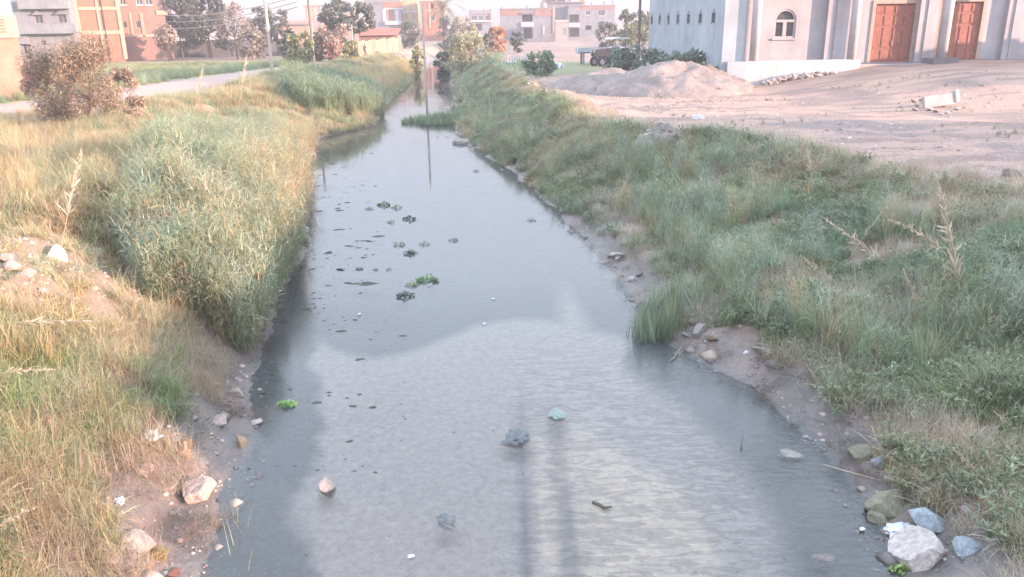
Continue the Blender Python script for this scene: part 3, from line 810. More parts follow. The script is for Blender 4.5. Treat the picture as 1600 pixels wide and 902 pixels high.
# ---- orange house with cream frame
F3 = Fac((150, 94), 20); q = F3.rect
cr_ = [(q(113, 11, 185, 16), .12, M_cream, "floor_band"), (q(113, 48, 190, 54), .12, M_cream, "floor_band")]
for x0, x1 in ((117, 122), (150.5, 154.5), (182, 188)): cr_.append((q(x0, -60, x1, 93), .14, M_cream, "column"))
root = house("orange_house", "orange brick house framed by cream concrete columns and bands", F3, 117, 190, 12.5, 10, M_orange,
    ops=[(180.5, 59, 183, 63, 'small')], bands=cr_)
MB().box(*[v for v in (F3.loc(158, 10)[0], F3.loc(158, 10)[0] + .1)], -.16, -.06, -.3, 12).build("drainpipe", M_dark, root)
# ---- pinkish house with two small windows
F4 = Fac((190, 92), 16); q = F4.rect
root = house("pink_brick_house", "pink brick house with two small dark windows and a row of larger ones above", F4, 189, 262, 13, 10, M_pinkbrick,
    ops=[(191, 33, 198, 44, 'small'), (212, 33, 219, 44, 'small'), (186, -8, 196, 8, 'win'), (212, -8, 222, 8, 'win'), (226, -8, 237, 8, 'win')],
    bands=[(q(190, 54, 245, 58), .1, M_cream, "floor_band"), (q(244, 17, 262, 24), .12, M_cream, "floor_band"), (q(221, 20, 225, 58), .1, M_cream, "column"), (q(204, 20, 207, 58), .08, M_cream, "column")])
# ---- walls behind the field
F5 = Fac((202, 90), 0)
root = empty("boundary_wall", F5.o, F5.ang, "white boundary wall in front of the pink brick house", "wall")
z = F5.loc(225, 68)[1]; uu = F5.loc(257, 80)[0]
MB().box(-1.0, uu, 0, .25, -.6, z).build("wall", M_white, root); MB().box(-1.05, uu + .05, -.04, .29, z, z + .07).build("coping", M_palegrey, root)
F6 = Fac((258, 87), 0)
root = empty("boundary_wall", F6.o, F6.ang, "long grey boundary wall along the back of the green field", "wall")
z = F6.loc(350, 63)[1]; u_end = F6.loc(462, 75)[0]; k0 = 0.0; i = 0
pm_ = [M_grey, M_greyblue]
while k0 < u_end:
    k1 = min(k0 + 3.6, u_end)
    MB().box(k0 + .01, k1 - .01, 0, .22, -.6, z + (i % 3) * .04).build("panel", pm_[(i // 6) % 2], root)
    MB().box(k0 - .12, k0 + .12, -.08, .3, -.6, z + .16).build("pier", M_grey, root)
    k0 = k1; i += 1
# ---- cream panel fence by the left track
a, b_ = P(560, 88), P(628, 80)
b_ = PY(628, 82, P(628, 83).y)
ang = math.atan2(b_.y - a.y, b_.x - a.x); ln = (b_ - a).length
root = empty("panel_fence", (a.x, a.y, 0), ang, "fence of upright cream panels lit by the sun beside the left track", "fence")
NP = 13
for k in range(NP):
    w = ln / NP; zt = 1.9 + .1 * math.sin(k * 2.1) + .4 * k / NP
    MB().box(k * w + .06, (k + 1) * w - .1, 0, .1, -.2, zt).build("panel", mat("cream_panel", (.38, .27, .19), stain=.35, scale=1.5) if k % 4 else mat("pink_panel", (.33, .20, .155), stain=.3, scale=1.5), root)
    MB().box((k + 1) * w - .1, (k + 1) * w + .02, .03, .14, -.2, zt + .08).build("post", mat("pink_post", (.46, .27, .22)), root)
MB().box(0, ln, -.3, .02 - .03, -.3, .12).build("footing", M_cream, root)

# ---- houses in the middle distance
F7 = Fac((600, 65), 0); q = F7.rect
house("white_brick_house", "orange and white house with a tall brown window behind the cream fence", F7, 572, 629, F7.loc(600, -14)[1], 9, M_greyblue,
    ops=[(606, 15, 615, 33, 'brown')],
    bands=[(q(599, 3, 629, 12), .10, M_orange, "brick_band"), (q(599, 12.4, 629, 15), .16, M_white, "floor_band"), (q(598, 15.5, 603, 34), .12, M_white, "column"), (q(618, 15.5, 623, 34), .12, M_white, "column"), (q(602, 33, 628, 39), .7, M_white, "balcony"), (q(572, 3, 598, 8), .2, M_grey, "floor_band")])
F8 = Fac((642, 64), 0); q = F8.rect
house("yellow_house", "narrow yellow and ochre house with white stonework between two orange houses", F8, 627, 653, F8.loc(640, -10)[1], 9, mat("yellow_render", (.44, .34, .19), stain=.3, scale=.8),
    ops=[(633, 21, 637, 30, 'win'), (645, 22, 649, 30, 'win')], bands=[(q(628, 17, 652, 20), .15, M_white, "floor_band")])
F9 = Fac((680, 64), 0); q = F9.rect
house("corner_house", "bright orange brick house with a cream column beside the date palm", F9, 657, 694, F9.loc(675, 3)[1], 9, M_orange,
    ops=[(673, 23, 679, 33, 'win'), (660, 25, 663, 30, 'small'), (673, 6, 678, 14, 'open')], bands=[(q(670, 4, 673, 45), .12, M_cream, "column"), (q(656, 4, 659, 45), .12, M_cream, "column"), (q(657, 15.5, 693, 17), .1, M_cream, "floor_band")])
F9b = Fac((590, 66), 0)
root = empty("lean_to_shed", PY(562, 66, 124), 0, "low red brown shed roof behind the cream fence", "shed")
MB().box(0, 5.6, 0, 4, -2, .9).build("wall", M_pinkbrick, root); MB().quad((-.2, -.4, .92), (5.8, -.4, .92), (5.8, 4.2, 1.9), (-.2, 4.2, 1.9)).build("roof", M_red, root)
F10 = Fac((452, 60), 0, 0)
root = empty("far_flats", PY(448, 50, 150), 0, "far brownish flats with a line of pale rooftop columns behind the trees", "building")
MB().box(0, 14, 0, 8, -3, 1.9).build("wall", mat("mauve_render", (.34, .27, .27)), root)
for k in range(9): MB().box(3.6 + k * 1.05, 4.1 + k * 1.05, 0, .5, 1.9, 4.2).build("roof_column", M_cream, root)
MB().box(3.4, 12.8, -.1, 1.0, 4.2, 4.5).build("roof_slab", mat("mauve_render", (.34, .27, .27)), root)
root = empty("low_shed", PY(440, 48, 135), 0, "small cream shed behind the long grey wall", "shed")
MB().box(0, 4.4, 0, 3, -3, .8).build("wall", M_cream, root); MB().box(-.2, 4.6, -.2, 3.2, .8, 1.0).build("roof", M_palegrey, root)

# ---- pale blocks under construction in the centre
def block(A, x0, x1, ytop, label, ops, bands, wm=M_palegrey, depth=9):
    F = Fac(A, 0); top = F.loc((x0 + x1) / 2, ytop)[1]
    bb = [(F.rect(*b0[:4]), b0[4], b0[5], b0[6]) for b0 in bands]
    h_ = house("concrete_house", label, F, x0, x1, top, depth, wm, ops=ops, bands=bb, group=None)
    ua, ub = F.loc(x0, 60)[0], F.loc(x1, 60)[0]; n_ = max(2, int((ub - ua) / 3.2))
    for k in range(n_):
        xx = ua + .4 + (ub - ua - .8) * k / (n_ - 1)
        if depth > 6: MB().box(xx - .13, xx + .13, 2.0, 2.26, top + .22, top + .22 + .5 + .7 * ((k * 37) % 5) / 5).build("roof_post", M_grey, h_)
    if depth > 6: MB().tube([(ub - 2.2, 3.4, top + .22), (ub - 2.2, 3.4, top + 1.3)], .55, 12).build("water_tank", M_white, h_)
    return F, h_
F, _ = block((735, 60), 734, 769, 17.5, "small far pale house with a balcony rail beside the feathery tree", [(736, 24, 745, 32, 'win'), (748, 24, 754, 32, 'win'), (758, 24, 764, 32, 'win'), (741, 37, 753, 48, 'open')],
    [(734, 32.5, 768, 34.5, .5, M_white, "balcony"), (734, 19, 768, 20, .3, M_white, "cornice"), (765, 20, 767, 32, .2, M_red, "column")])
F, h = block((800, 66), 782, 866, 14.5, "grey unfinished two storey house with dark open bays and a brick upper band",
    [(816, 23, 832, 34, 'open'), (818.5, 44, 832, 60.5, 'open'), (836, 19, 841, 25, 'open')],
    [(782, 14.8, 815, 25, .06, M_pinkbrick, "brick_band"), (835, 12, 865, 25, .07, M_pinkbrick, "brick_band"), (814, 35, 834, 42, .35, M_white, "balcony"), (814, 19.5, 834, 22.5, .35, M_grey, "floor_slab"), (863.5, 11, 867, 52, .18, M_cream, "column"), (848, 40, 851, 54, .1, M_white, "downpipe")])
F, h = block((905, 62), 888, 960, 9.5, "grey two storey house with paired white windows below a brick parapet",
    [(889, 23, 905, 35, 'open'), (889, 44, 905, 57.5, 'open'), (915, 16.5, 922.5, 24, 'win'), (934, 15.5, 945, 25, 'win'), (915, 40, 924, 47, 'open')],
    [(906, 9.7, 960, 15, .06, M_pinkbrick, "brick_band"), (888, 36.5, 906, 42.5, .3, M_white, "balcony"), (888, 9, 906, 22, .02, M_greyblue, "render_panel")])
F, h = block((868, 66), 868, 887, 33, "small pink rendered shed between the two grey houses", [(878, 44, 884, 56, 'door')], [(867, 32, 888, 34, .2, M_white, "cornice")], wm=mat("pink_render", (.36, .28, .28)), depth=5)
root = empty("distant_tower", PY(846, 40, 225), 0, "tall unfinished frame building rising behind the two grey houses", "building")
MB().box(0, 11.6, .5, 8, -6, 5.6).build("wall", M_greyblue, root)
for k in range(4): MB().box(.2 + k * 3.4, 1.1 + k * 3.4, 0, .8, 5.6, 11).build("column", M_grey if k != 3 else M_orange, root)
for k, zz in enumerate((5.6, 8.2)): MB().box(0, 11.8, .02, 6, zz + .02, zz + .3).build("floor_slab", M_grey, root)
MB().box(1.2, 6.5, 1.0, 1.2, 5.95, 7.4).build("brick_infill", M_pinkbrick, root)

# ------------------------------------------------------------------ the mosque on the right
FM = Fac((1165, 136), 2)
fm = FM.loc
root = empty("mosque", FM.o, FM.ang, "pale blue grey mosque with a columned porch and red wooden doors", "mosque")
PLT = fm(1165, 96)[1]                                        # top of the plinth
FLR = PLT - .32                                              # porch floor
TOP = 9.2
PD_ = 2.6                                                    # porch depth
uR = 34.0
# side wall runs back along -t x n: local x from -1.3; windows pointed slots
sx = fm(1130, 125)[0]
SL = 21.0
FS = Fac((1132, 128), 92)                                    # plane of the side wall, seen from the canal side
side = empty("side_wall_base", (sx, .9, 0), R(92 - 90) * 0)
bpy.data.objects.remove(side)
ops = []
for k in range(7):
    yc = 1.6 + k * 3.0; ops.append((yc, yc + .6, 3.6, 4.15))
# wall built in (y,z), thickness in x
mb = MB()
w0 = wall_open(0, SL, -.6, TOP, ops, th=.35)
def swap(mb, x0, y0):
    mb.v = [(x0 + v[1], y0 + v[0], v[2]) for v in mb.v]; mb.f = [f[::-1] for f in mb.f]; return mb
swap(w0, sx, .9).build("side_wall", M_mosq_shade, root)
for (a, b_, z0, z1) in ops:
    wv = MB()
    wv.box(sx + .18, sx + .22, .9 + a, .9 + b_, z0, z1)
    wn_ = wv.build("side_window", M_glass, root)
    fr_ = MB()
    c = .9 + (a + b_) / 2
    i = len(fr_.v)
    fr_.box(sx - .03, sx + .17, .9 + a - .08, .9 + a, z0 - .1, z1).box(sx - .03, sx + .17, .9 + b_, .9 + b_ + .08, z0 - .1, z1)
    # pointed head
    for dx in (0,):
        v = [(sx - .03, .9 + a - .08, z1), (sx - .03, .9 + b_ + .08, z1), (sx - .03, c, z1 + .3), (sx - .005, .9 + a - .08, z1), (sx - .005, .9 + b_ + .08, z1), (sx - .005, c, z1 + .3)]
        j = len(fr_.v); fr_.v += v; fr_.f += [(j, j + 2, j + 1), (j + 3, j + 4, j + 5), (j, j + 1, j + 4, j + 3), (j + 1, j + 2, j + 5, j + 4), (j + 2, j, j + 3, j + 5)]
    fr_.build("surround", M_greyblue, wn_)
MB().box(sx - .06, sx + 1.2, .35, .897, -.6, TOP).build("corner_pier", M_mosq_shade, root)
MB().box(sx + .4, uR, PD_ + 18, PD_ + 18.3, -.6, TOP).build("back_wall", M_mosq_shade, root)
MB().box(sx + .36, uR, 1.0, PD_ + 18, TOP - .4, TOP).build("roof", M_mosqf, root)
# front wall of the hall, behind the porch
Fh = Fac((1165, 136), 2); Fh.o = FM.o - FM.n * PD_
def hr(x0, y0, x1, y1):
    return Fh.rect(x0, y0, x1, y1)
w_arch = hr(1210, 14, 1244, 60); d1 = hr(1364, 6, 1425, 97); d2 = hr(1468, 3, 1530, 93)
d1 = (d1[0], d1[1], FLR, d1[3]); d2 = (d2[0], d2[1], FLR, d2[3])
d3 = (d2[1] + 5.2, d2[1] + 8.0, FLR, d2[3])
ah = w_arch[3]; rad = (w_arch[1] - w_arch[0]) / 2
wall_open(sx + .4, uR, -.6, TOP - .45, [w_arch, d1, d2, d3], th=.35, y=PD_).build("front_wall", M_mosqf, root)
# arched window: frame, fanlight, two lights
wx0, wx1, wz0, wz1 = w_arch; cxw = (wx0 + wx1) / 2; spring = wz1 - rad
sp_ = MB()                                                    # spandrels that make the head round
for sgn in (-1, 1):
    pts = [(cxw + sgn * rad, wz1), (cxw, wz1)] + [(cxw + sgn * rad * math.sin(t), spring + rad * math.cos(t)) for t in np.linspace(0.12, math.pi / 2, 8)]
    if sgn > 0: pts = pts[::-1]
    else: pts = pts
    sp_.extrude(pts[::-1] if sgn < 0 else pts[::-1], PD_ + .004, PD_ + .3)
aw_ = sp_.build("window", M_mosqf, root)
ring = MB()
arc = [(cxw + (rad) * math.cos(t), spring + (rad) * math.sin(t)) for t in np.linspace(0, math.pi, 15)]
arc2 = [(cxw + (rad - .12) * math.cos(t), spring + (rad - .12) * math.sin(t)) for t in np.linspace(0, math.pi, 15)]
for k in range(14):
    ring.extrude([arc[k], arc[k + 1], arc2[k + 1], arc2[k]], PD_ + .05, PD_ + .2)
ring.box(wx0, wx0 + .12, PD_ + .05, PD_ + .2, wz0, spring).box(wx1 - .12, wx1, PD_ + .05, PD_ + .2, wz0, spring)
ring.box(wx0 + .12, wx1 - .12, PD_ + .05, PD_ + .2, wz0, wz0 + .12).box(wx0 + .12, wx1 - .12, PD_ + .04, PD_ + .2, spring - .10, spring + .05)
ring.box(cxw - .11, cxw + .11, PD_ + .045, PD_ + .2, wz0 + .12, spring - .1)
ring.build("frame", M_mosqf, aw_)
MB().box(wx0 + .1, wx1 - .1, PD_ + .22, PD_ + .25, wz0 + .1, wz1 - .02).build("pane", M_glass, aw_)
MB().box(wx0 - .1, wx1 + .1, PD_ - .08, PD_ - .003, wz0 - .1, wz0).build("sill", M_mosqf, aw_)
# doors: two leaves, raised panels, frame
def door(dd):
    a, b_, z0, z1 = dd; w = b_ - a
    fr_ = MB().box(a - .22, a, PD_ - .06, PD_ + .12, z0, z1 + .2).box(b_, b_ + .22, PD_ - .06, PD_ + .12, z0, z1 + .2).box(a, b_, PD_ - .06, PD_ + .12, z1, z1 + .2)
    D = MB().box(a, (a + b_) / 2 - .012, PD_ + .14, PD_ + .2, z0, z1).box((a + b_) / 2 + .012, b_, PD_ + .14, PD_ + .2, z0, z1).build("door", M_wood, root)
    fr_.build("door_frame", M_woodf, D)
    hgt = z1 - z0
    for leaf in range(2):
        x0 = a + leaf * w / 2
        for c_ in range(2):
            for zf0, zf1 in ((.04, .22), (.26, .60), (.64, .80), (.84, .96)):
                xa = x0 + w / 2 * (.08 + .46 * c_); MB().box(xa, xa + w / 2 * .38, PD_ + .105, PD_ + .138, z0 + hgt * zf0, z0 + hgt * zf1).build("door_panel", M_wood, D)
    MB().box((a + b_) / 2 + .06, (a + b_) / 2 + .10, PD_ + .07, PD_ + .139, z0 + 1.0, z0 + 1.25).build("handle", M_metal, D)
for dd in (d1, d2, d3): door(dd)
# pilasters on the hall wall
for px_ in ((1289, 1322), (1431, 1460), (1567, 1592)):
    a = Fh.loc(px_[0], 70, .35)[0]; b_ = Fh.loc(px_[1], 70, .35)[0]
    MB().box(a, b_, PD_ - .35, PD_ - .003, FLR, TOP - .5).build("pilaster", M_mosqf, root)
    MB().box(a + (b_ - a) * .38, a + (b_ - a) * .62, PD_ - .42, PD_ - .353, FLR, TOP - .5).build("pilaster_strip", M_mosqf, root)
a = fm(1147, 70)[0]; b_ = fm(1167, 70)[0]
MB().box(a, b_, .4, 1.4, PLT, TOP - .5).build("corner_pilaster", M_mosqf, root)
# plinth with porch floor
uP = fm(1345, 98)[0]
MB().box(sx + 1.25, uP, 0, .45, -.6, PLT).build("plinth", M_white, root)
MB().box(sx + 1.25, uR, .45, PD_ + .0, -.6, FLR).build("porch_floor", M_palegrey, root)
MB().box(uP, uR, .1, .449, -.6, FLR - .04).build("step", M_cream, root)
MB().box(uP, uR, .45 - .12, .449, FLR - .039, FLR + .002).build("floor_edge", M_white, root)
MB().box(sx + .2, sx + 1.249, -.0, .349, -.6, PLT - .02).build("plinth_return", M_mosq_shade, root)
# porch roof beam and columns (round, with base pads)
MB().box(sx + .2, uR, -.15, PD_, TOP - .9 + .02, TOP - .46).build("porch_beam", M_mosqf, root)
def column(uc, z0, rad, yc=.22):
    n_ = 20; mb = MB().tube([(uc, yc, z0), (uc, yc, TOP - .9)], rad, n_); o = mb.build("column", M_white, root, smooth=False)
    for p_ in o.data.polygons: p_.use_smooth = len(p_.vertices) == 4
    return o
for cxp in (1182, 1336, 1479):
    uc = fm(cxp, 60)[0]
    if cxp == 1479:
        o = column(uc, FLR + .3, .30, .28); MB().box(uc - .75, uc + .75, -.35, .95, FLR - .45, FLR + .3).build("base_block", M_grey, o)
    else: column(uc, PLT, .26)
column(fm(1479, 60)[0] + 7.6, FLR, .30, .28)

# rubble heap against the plinth and yard litter
def rock_mesh(seed, sub=2, rough=.35, flat=(1, 1, .7), cut=5):
    rnd = random.Random(seed)
    import bmesh
    bm = bmesh.new(); bmesh.ops.create_icosphere(bm, subdivisions=sub, radius=1)
    planes = [(Vector((rnd.gauss(0, 1), rnd.gauss(0, 1), rnd.gauss(0, 1))).normalized(), rnd.uniform(.42, .74)) for _ in range(cut + 4)]
    for v in bm.verts:
        for nrm, d_ in planes:
            e = v.co.dot(nrm) - d_
            if e > 0: v.co -= nrm * e
        v.co *= 1 + rnd.uniform(-.04, .04) * rough * 2
        v.co = Vector((v.co.x * flat[0], v.co.y * flat[1], v.co.z * flat[2]))
    me = bpy.data.meshes.new("rock"); bm.to_mesh(me); bm.free()
    return me
RUB = [rock_mesh(500 + k, 1) for k in range(6)]
for m_ in RUB: m_.materials.append(mat("rubble", (.34, .30, .295), var=.3, scale=3))
def rubble(name, label, spots, cat="rubble", m=None):
    rt = empty(name, spots[0][0], 0, label, cat)
    for k, (p_, s_) in enumerate(spots):
        o = bpy.data.objects.new("stone", RUB[k % 6]); COL.objects.link(o); o.parent = rt
        o.location = Vector(p_) - Vector(spots[0][0]); o.scale = (s_, s_ * .8, s_ * .6); o.rotation_euler = (RNG.uniform(-.5, .5), RNG.uniform(-.5, .5), RNG.uniform(0, 6))
    return rt
sp = []
for k in range(46):
    px_ = RNG.uniform(1188, 1285); t_ = (px_ - 1188) / 97; py_ = 131 - 17 * t_ + RNG.uniform(-6, 2) * (1 - t_ * .4)
    p_ = PG(px_, py_); sp.append((Vector((p_.x, min(p_.y, FM.o.y + (p_.x - FM.o.x) * .035 - .25), H(p_.x, min(p_.y, FM.o.y - .2)) + RNG.uniform(.05, .35) * (1 - abs(t_ - .35)))), RNG.uniform(.16, .36)))
rubble("rubble_heap", "broken pale masonry heaped against the mosque plinth", sp)
sp = [(Vector(PG(x_, y_)) + Vector((0, 0, .06)), s_) for x_, y_, s_ in ((1428, 160, .2), (1433, 166, .16), (1441, 158, .22), (1440, 163, .18), (1446, 168, .16), (1452, 173, .25), (1407, 168, .14), (1436, 152, .1), (1462, 176, .2), (1480, 178, .16), (1495, 172, .2), (1430, 174, .16), (1470, 180, .13))]
rubble("rubble_heap", "scattered white stones in the yard left of the pale concrete slab", sp)
p_ = PG(1470, 168); root = empty("concrete_slab", p_, .1, "pale concrete slab lying tilted on stones in the mosque yard", "slab")
o = MB().box(-.75, .62, -.1, .1, .05, .52).build("slab", mat("pale_slab", (.36, .33, .33)), root, bevel=.02); o.rotation_euler = (R(-12), R(-6), 0)
o = MB().box(.58, .75, -.16, .12, .1, .62).build("end_piece", M_white, root, bevel=.02); o.rotation_euler = (R(-12), R(-6), 0)

# earth heaps beside the track
HEAPS = []
def heap(px_, py_, rx, ry, h_, label, seed, col=(.22, .185, .175)):
    p_ = P(px_, py_); n_ = 44
    a = np.linspace(-1, 1, n_); AX, AY = np.meshgrid(a, a); rr_ = np.hypot(AX, AY)
    wx, wy_ = p_.x + AX * rx, p_.y + AY * ry
    z_ = h_ * np.clip(1 - rr_, 0, 1) ** .75 * (.65 + .7 * fbm(wx, wy_, 1.3, 5, seed)) + (fbm(wx, wy_, .4, 3, seed + 1) - .5) * .3 * (rr_ < .95) + (fbm(wx, wy_, .16, 2, seed + 2) - .5) * .12 * (rr_ < .98)
    zt = height(wx, wy_) + np.where(rr_ < 1, z_, -.25)
    V = np.stack([(wx - p_.x).ravel(), (wy_ - p_.y).ravel(), zt.ravel()], 1)
    ii = np.arange(n_ * n_).reshape(n_, n_); keep = (rr_[:-1, :-1] < 1.08).ravel()
    Fh_ = np.stack([ii[:-1, :-1].ravel(), ii[:-1, 1:].ravel(), ii[1:, 1:].ravel(), ii[1:, :-1].ravel()], 1)[keep]
    o = link("earth_heap", npmesh("earth_heap", V, [Fh_], mat(f"heap_earth_{seed}", col, var=.35, scale=1.2, bump=.8, bscale=7), True), None, (p_.x, p_.y, 0))
    HEAPS.append(V[(rr_.ravel() < .95)] + np.array([p_.x, p_.y, 0]))
    return tag(o, label, "earth heap")
heap(1045, 143, 4.6, 4.0, 1.75, "large rounded earth heap in front of the mosque's side wall", 210)
heap(955, 137, 4.0, 5.0, 1.2, "low grey earth heap left of the large rounded one", 211)
heap(1100, 137, 2.8, 3.2, 1.35, "brownish earth heap against the corner of the mosque", 212, (.18, .145, .135))
heap(1025, 214, .95, .9, .8, "small dark earth mound on the crest of the right bank", 213, (.17, .155, .145))
heap(826, 143, .9, .8, .55, "small pinkish clay lump on the crest beside the canal bend", 214, (.36, .24, .20))
# crumpled plastic bags
def bag(px_, py_, s_, label, m_=None, seed=1, z=None, flat=.5, cat="plastic bag", name="plastic_bag"):
    p_ = PG(px_, py_) if z is None else P(px_, py_, z)
    rnd = np.random.default_rng(seed); import bmesh
    bm = bmesh.new(); bmesh.ops.create_icosphere(bm, subdivisions=3, radius=1)
    for v in bm.verts:
        c = v.co; k = 1 + .5 * (math.sin(c.x * 5 + seed) * math.sin(c.y * 6 + seed * 2) * math.cos(c.z * 5)) + rnd.uniform(-.12, .12)
        v.co = Vector((c.x * k * s_ * 1.3, c.y * k * s_ * .9, max(c.z, -.2) * k * s_ * flat))
    me = bpy.data.meshes.new(name); bm.to_mesh(me); bm.free(); me.materials.append(m_ or M_plastic)
    o = link(name, me, None, p_ + Vector((0, 0, .02))); o.rotation_euler = (0, 0, rnd.uniform(0, 3))
    return tag(o, label, cat)
bag(943, 141, .33, "crumpled white bag at the foot of the low grey earth heap", seed=1, flat=.9)
bag(984, 147, .42, "long torn white bag lying on the edge of the track", seed=2, flat=.4)
bag(1015, 148, .34, "white peaked bag in front of the large earth heap", seed=3, flat=1.0)
bag(1082, 147, .26, "small white bag near the brownish earth heap", seed=4, flat=.9)
bag(1052, 150, .26, "flat white scrap of plastic between the heaps and the sunlit track", seed=5, flat=.3)
bag(870, 106, .5, "pale dumped sack beside the far green hedge", seed=6, flat=.8)
bag(1092, 186, .2, "small pale scrap on the sunlit track", seed=7, flat=.6)

# ------------------------------------------------------------------ trees, bushes
def leaf_cloud(cl, n_leaf, size, seed, droop=0.0, asp=.45):
    """cl: list of (x,y,z,r) clumps -> leaf quads; returns V,F,shade"""
    rg = np.random.default_rng(seed); cl = np.array(cl)
    w = cl[:, 3] ** 2; k = rg.choice(len(cl), n_leaf, p=w / w.sum())
    d = rg.normal(size=(n_leaf, 3)); d /= np.linalg.norm(d, axis=1)[:, None]
    c = cl[k, :3] + d * (cl[k, 3] * rg.random(n_leaf) ** .45)[:, None]
    c[:, 2] -= droop * rg.random(n_leaf) * cl[k, 3]
    t = rg.normal(size=(n_leaf, 3)); t[:, 2] -= droop * 2; t /= np.linalg.norm(t, axis=1)[:, None]
    s_ = np.cross(t, rg.normal(size=(n_leaf, 3))); s_ /= np.linalg.norm(s_, axis=1)[:, None]
    L = (size * rg.uniform(.6, 1.4, n_leaf))[:, None]
    V = np.stack([c - t * L, c - s_ * L * asp, c + t * L, c + s_ * L * asp], 1).reshape(-1, 3)
    Fq = np.arange(n_leaf * 4).reshape(-1, 4)
    cs = rg.uniform(.72, 1.28, len(cl))
    sh = np.repeat(cs[k] * rg.uniform(.7, 1.3, n_leaf), 4)
    return V, Fq, sh
def tree(name, label, base, h_, rx, cz, col, n_leaf=2600, size=.22, seed=1, trunk=.14, droop=0., cat="tree", group=None, ry=None, nclump=38, ch=None, bare=False, asp=.45):
    """base world point; crown centre height cz, half-width rx, half-height ch"""
    rnd = random.Random(seed); ry = ry or rx * .8; ch = ch or (h_ - cz)
    root = empty(name, base, 0, label, cat, group)
    cl = []
    for k in range(nclump):
        a = rnd.uniform(0, 6.28); r_ = math.sqrt(rnd.random()) * .92; zz = rnd.uniform(-.8, .85)
        q_ = math.sqrt(max(0, 1 - zz * zz * .8))
        cl.append((math.cos(a) * r_ * rx * q_, math.sin(a) * r_ * ry * q_, cz + zz * ch * .8, rnd.uniform(.12, .34) * min(rx, ch * 1.3)))
    V, Fq, sh = leaf_cloud(cl, n_leaf, size, seed, droop, asp)
    me = npmesh("crown", V, [Fq], leafmat("leaf_%02x%02x%02x" % tuple(int(c * 255) for c in col), col, .25), False)
    a = me.attributes.new("shade", 'FLOAT_VECTOR', 'POINT'); a.data.foreach_set("vector", np.repeat(sh, 3).astype(np.float32))
    link("crown", me, root)
    mb = MB(); bend = rnd.uniform(-.3, .3)
    tp = (bend * .5, 0, cz - ch * .35)
    mb.tube([(0, 0, -.3), (bend * .3, 0, cz * .45), tp], [trunk, trunk * .8, trunk * .6], 7)
    for c in cl[:9]:
        mid = ((c[0] + tp[0]) * .5 + rnd.uniform(-.1, .1), (c[1] + tp[1]) * .5, (c[2] + tp[2]) * .5 - .1)
        mb.tube([tp, mid, c[:3]], [trunk * .5, trunk * .3, trunk * .1], 5)
    mb.build("trunk", M_trunk, root)
    return root
def T(px_, pb, ptop, wpx, Y, col, label, name="tree", **kw):
    """tree whose foot is under pixel (px,pb) at distance Y, top at ptop, wpx pixels broad"""
    b_ = PY(px_, pb, Y); z0 = min(b_.z, 0.2); b_ = Vector((b_.x, Y, max(H(b_.x, Y) - .05, z0 - 3)))
    top = PY(px_, ptop, Y).z - b_.z
    rx = wpx / 2 / FPX * Y
    low = kw.pop('low', .25) - .12
    return tree(name, label, b_, top, rx, top * (1 + low) / 2, col, ch=top * (1 - low) / 2, **kw)
DG, MG, OG, DRY, PK, GG = (.085, .105, .10), (.12, .16, .11), (.25, .27, .14), (.30, .235, .19), (.36, .25, .21), (.15, .17, .15)
G_BACK = None
T(285, 80, -22, 80, 122, DG, "broad dark tree standing behind the grey wall left of the wires' middle", seed=1, n_leaf=4200, size=.28, low=.12)
T(330, 80, -25, 70, 126, DG, "dark tree behind the grey wall, second from the pink brick house", seed=2, n_leaf=3600, size=.28, low=.12)
T(370, 80, -8, 66, 118, (.20, .165, .14), "thin brownish half bare tree behind the grey wall", seed=3, n_leaf=2200, size=.24, low=.15, asp=.25)
T(412, 80, 2, 50, 122, GG, "grey green rounded tree beside the pale pole on the left", seed=4, n_leaf=2200, size=.24, low=.2)
T(442, 70, 6, 30, 124, GG, "small grey tree right of the pale pole on the left", seed=5, n_leaf=1400, size=.22)
T(262, 82, 34, 36, 116, DRY, "brown dry bush against the corner of the pink brick house", seed=6, n_leaf=1500, size=.2, cat="bush", name="bush")
T(395, 84, 42, 50, 116, (.19, .17, .14), "dull brown low tree close behind the grey wall", seed=7, n_leaf=1700, size=.2, low=.1)
T(468, 84, 44, 46, 82, OG, "bright yellow green bushy tree on the verge of the left track", seed=8, n_leaf=3000, size=.17, low=.05, droop=.3)
T(452, 80, 38, 30, 92, DG, "dark green tree just behind the yellow green bushy one", seed=9, n_leaf=1500, size=.2, low=.05)
T(530, 82, -12, 56, 118, (.10, .13, .10), "tall dark evergreen rising above the far roofs", seed=10, n_leaf=3200, size=.28, low=.1)
T(556, 80, 0, 58, 106, GG, "large grey tree overhanging the red brown shed", seed=11, n_leaf=3200, size=.24, low=.5)
T(523, 84, 34, 56, 95, PK, "pinkish dry bush left of the cream fence", seed=12, n_leaf=2800, size=.2, low=.02, cat="bush", name="bush")
T(495, 84, 46, 44, 96, (.23, .22, .17), "grey bush between the yellow green tree and the pinkish bush", seed=13, n_leaf=1800, size=.2, low=.02, cat="bush", name="bush")
T(548, 88, 58, 26, 88, OG, "olive bush at the left end of the cream fence", seed=14, n_leaf=1300, size=.15, low=.0, cat="bush", name="bush")
T(642, 80, 26, 40, 150, GG, "grey green tree at the right end of the cream fence", seed=15, n_leaf=2600, size=.2, low=.05)
T(652, 96, 64, 26, 98, OG, "olive bush drooping over the left bank before the bridge of trees", seed=16, n_leaf=1400, size=.17, low=.0, cat="bush", name="bush")
T(706, 80, 18, 44, 172, (.12, .15, .12), "dark willow beside the palm over the canal", seed=17, n_leaf=3200, size=.22, low=.05, droop=.4)
T(735, 110, 42, 74, 88, (.27, .275, .17), "large feathery olive tamarisk on the right bank", seed=18, n_leaf=5200, size=.17, low=.02, droop=.5, asp=.25)
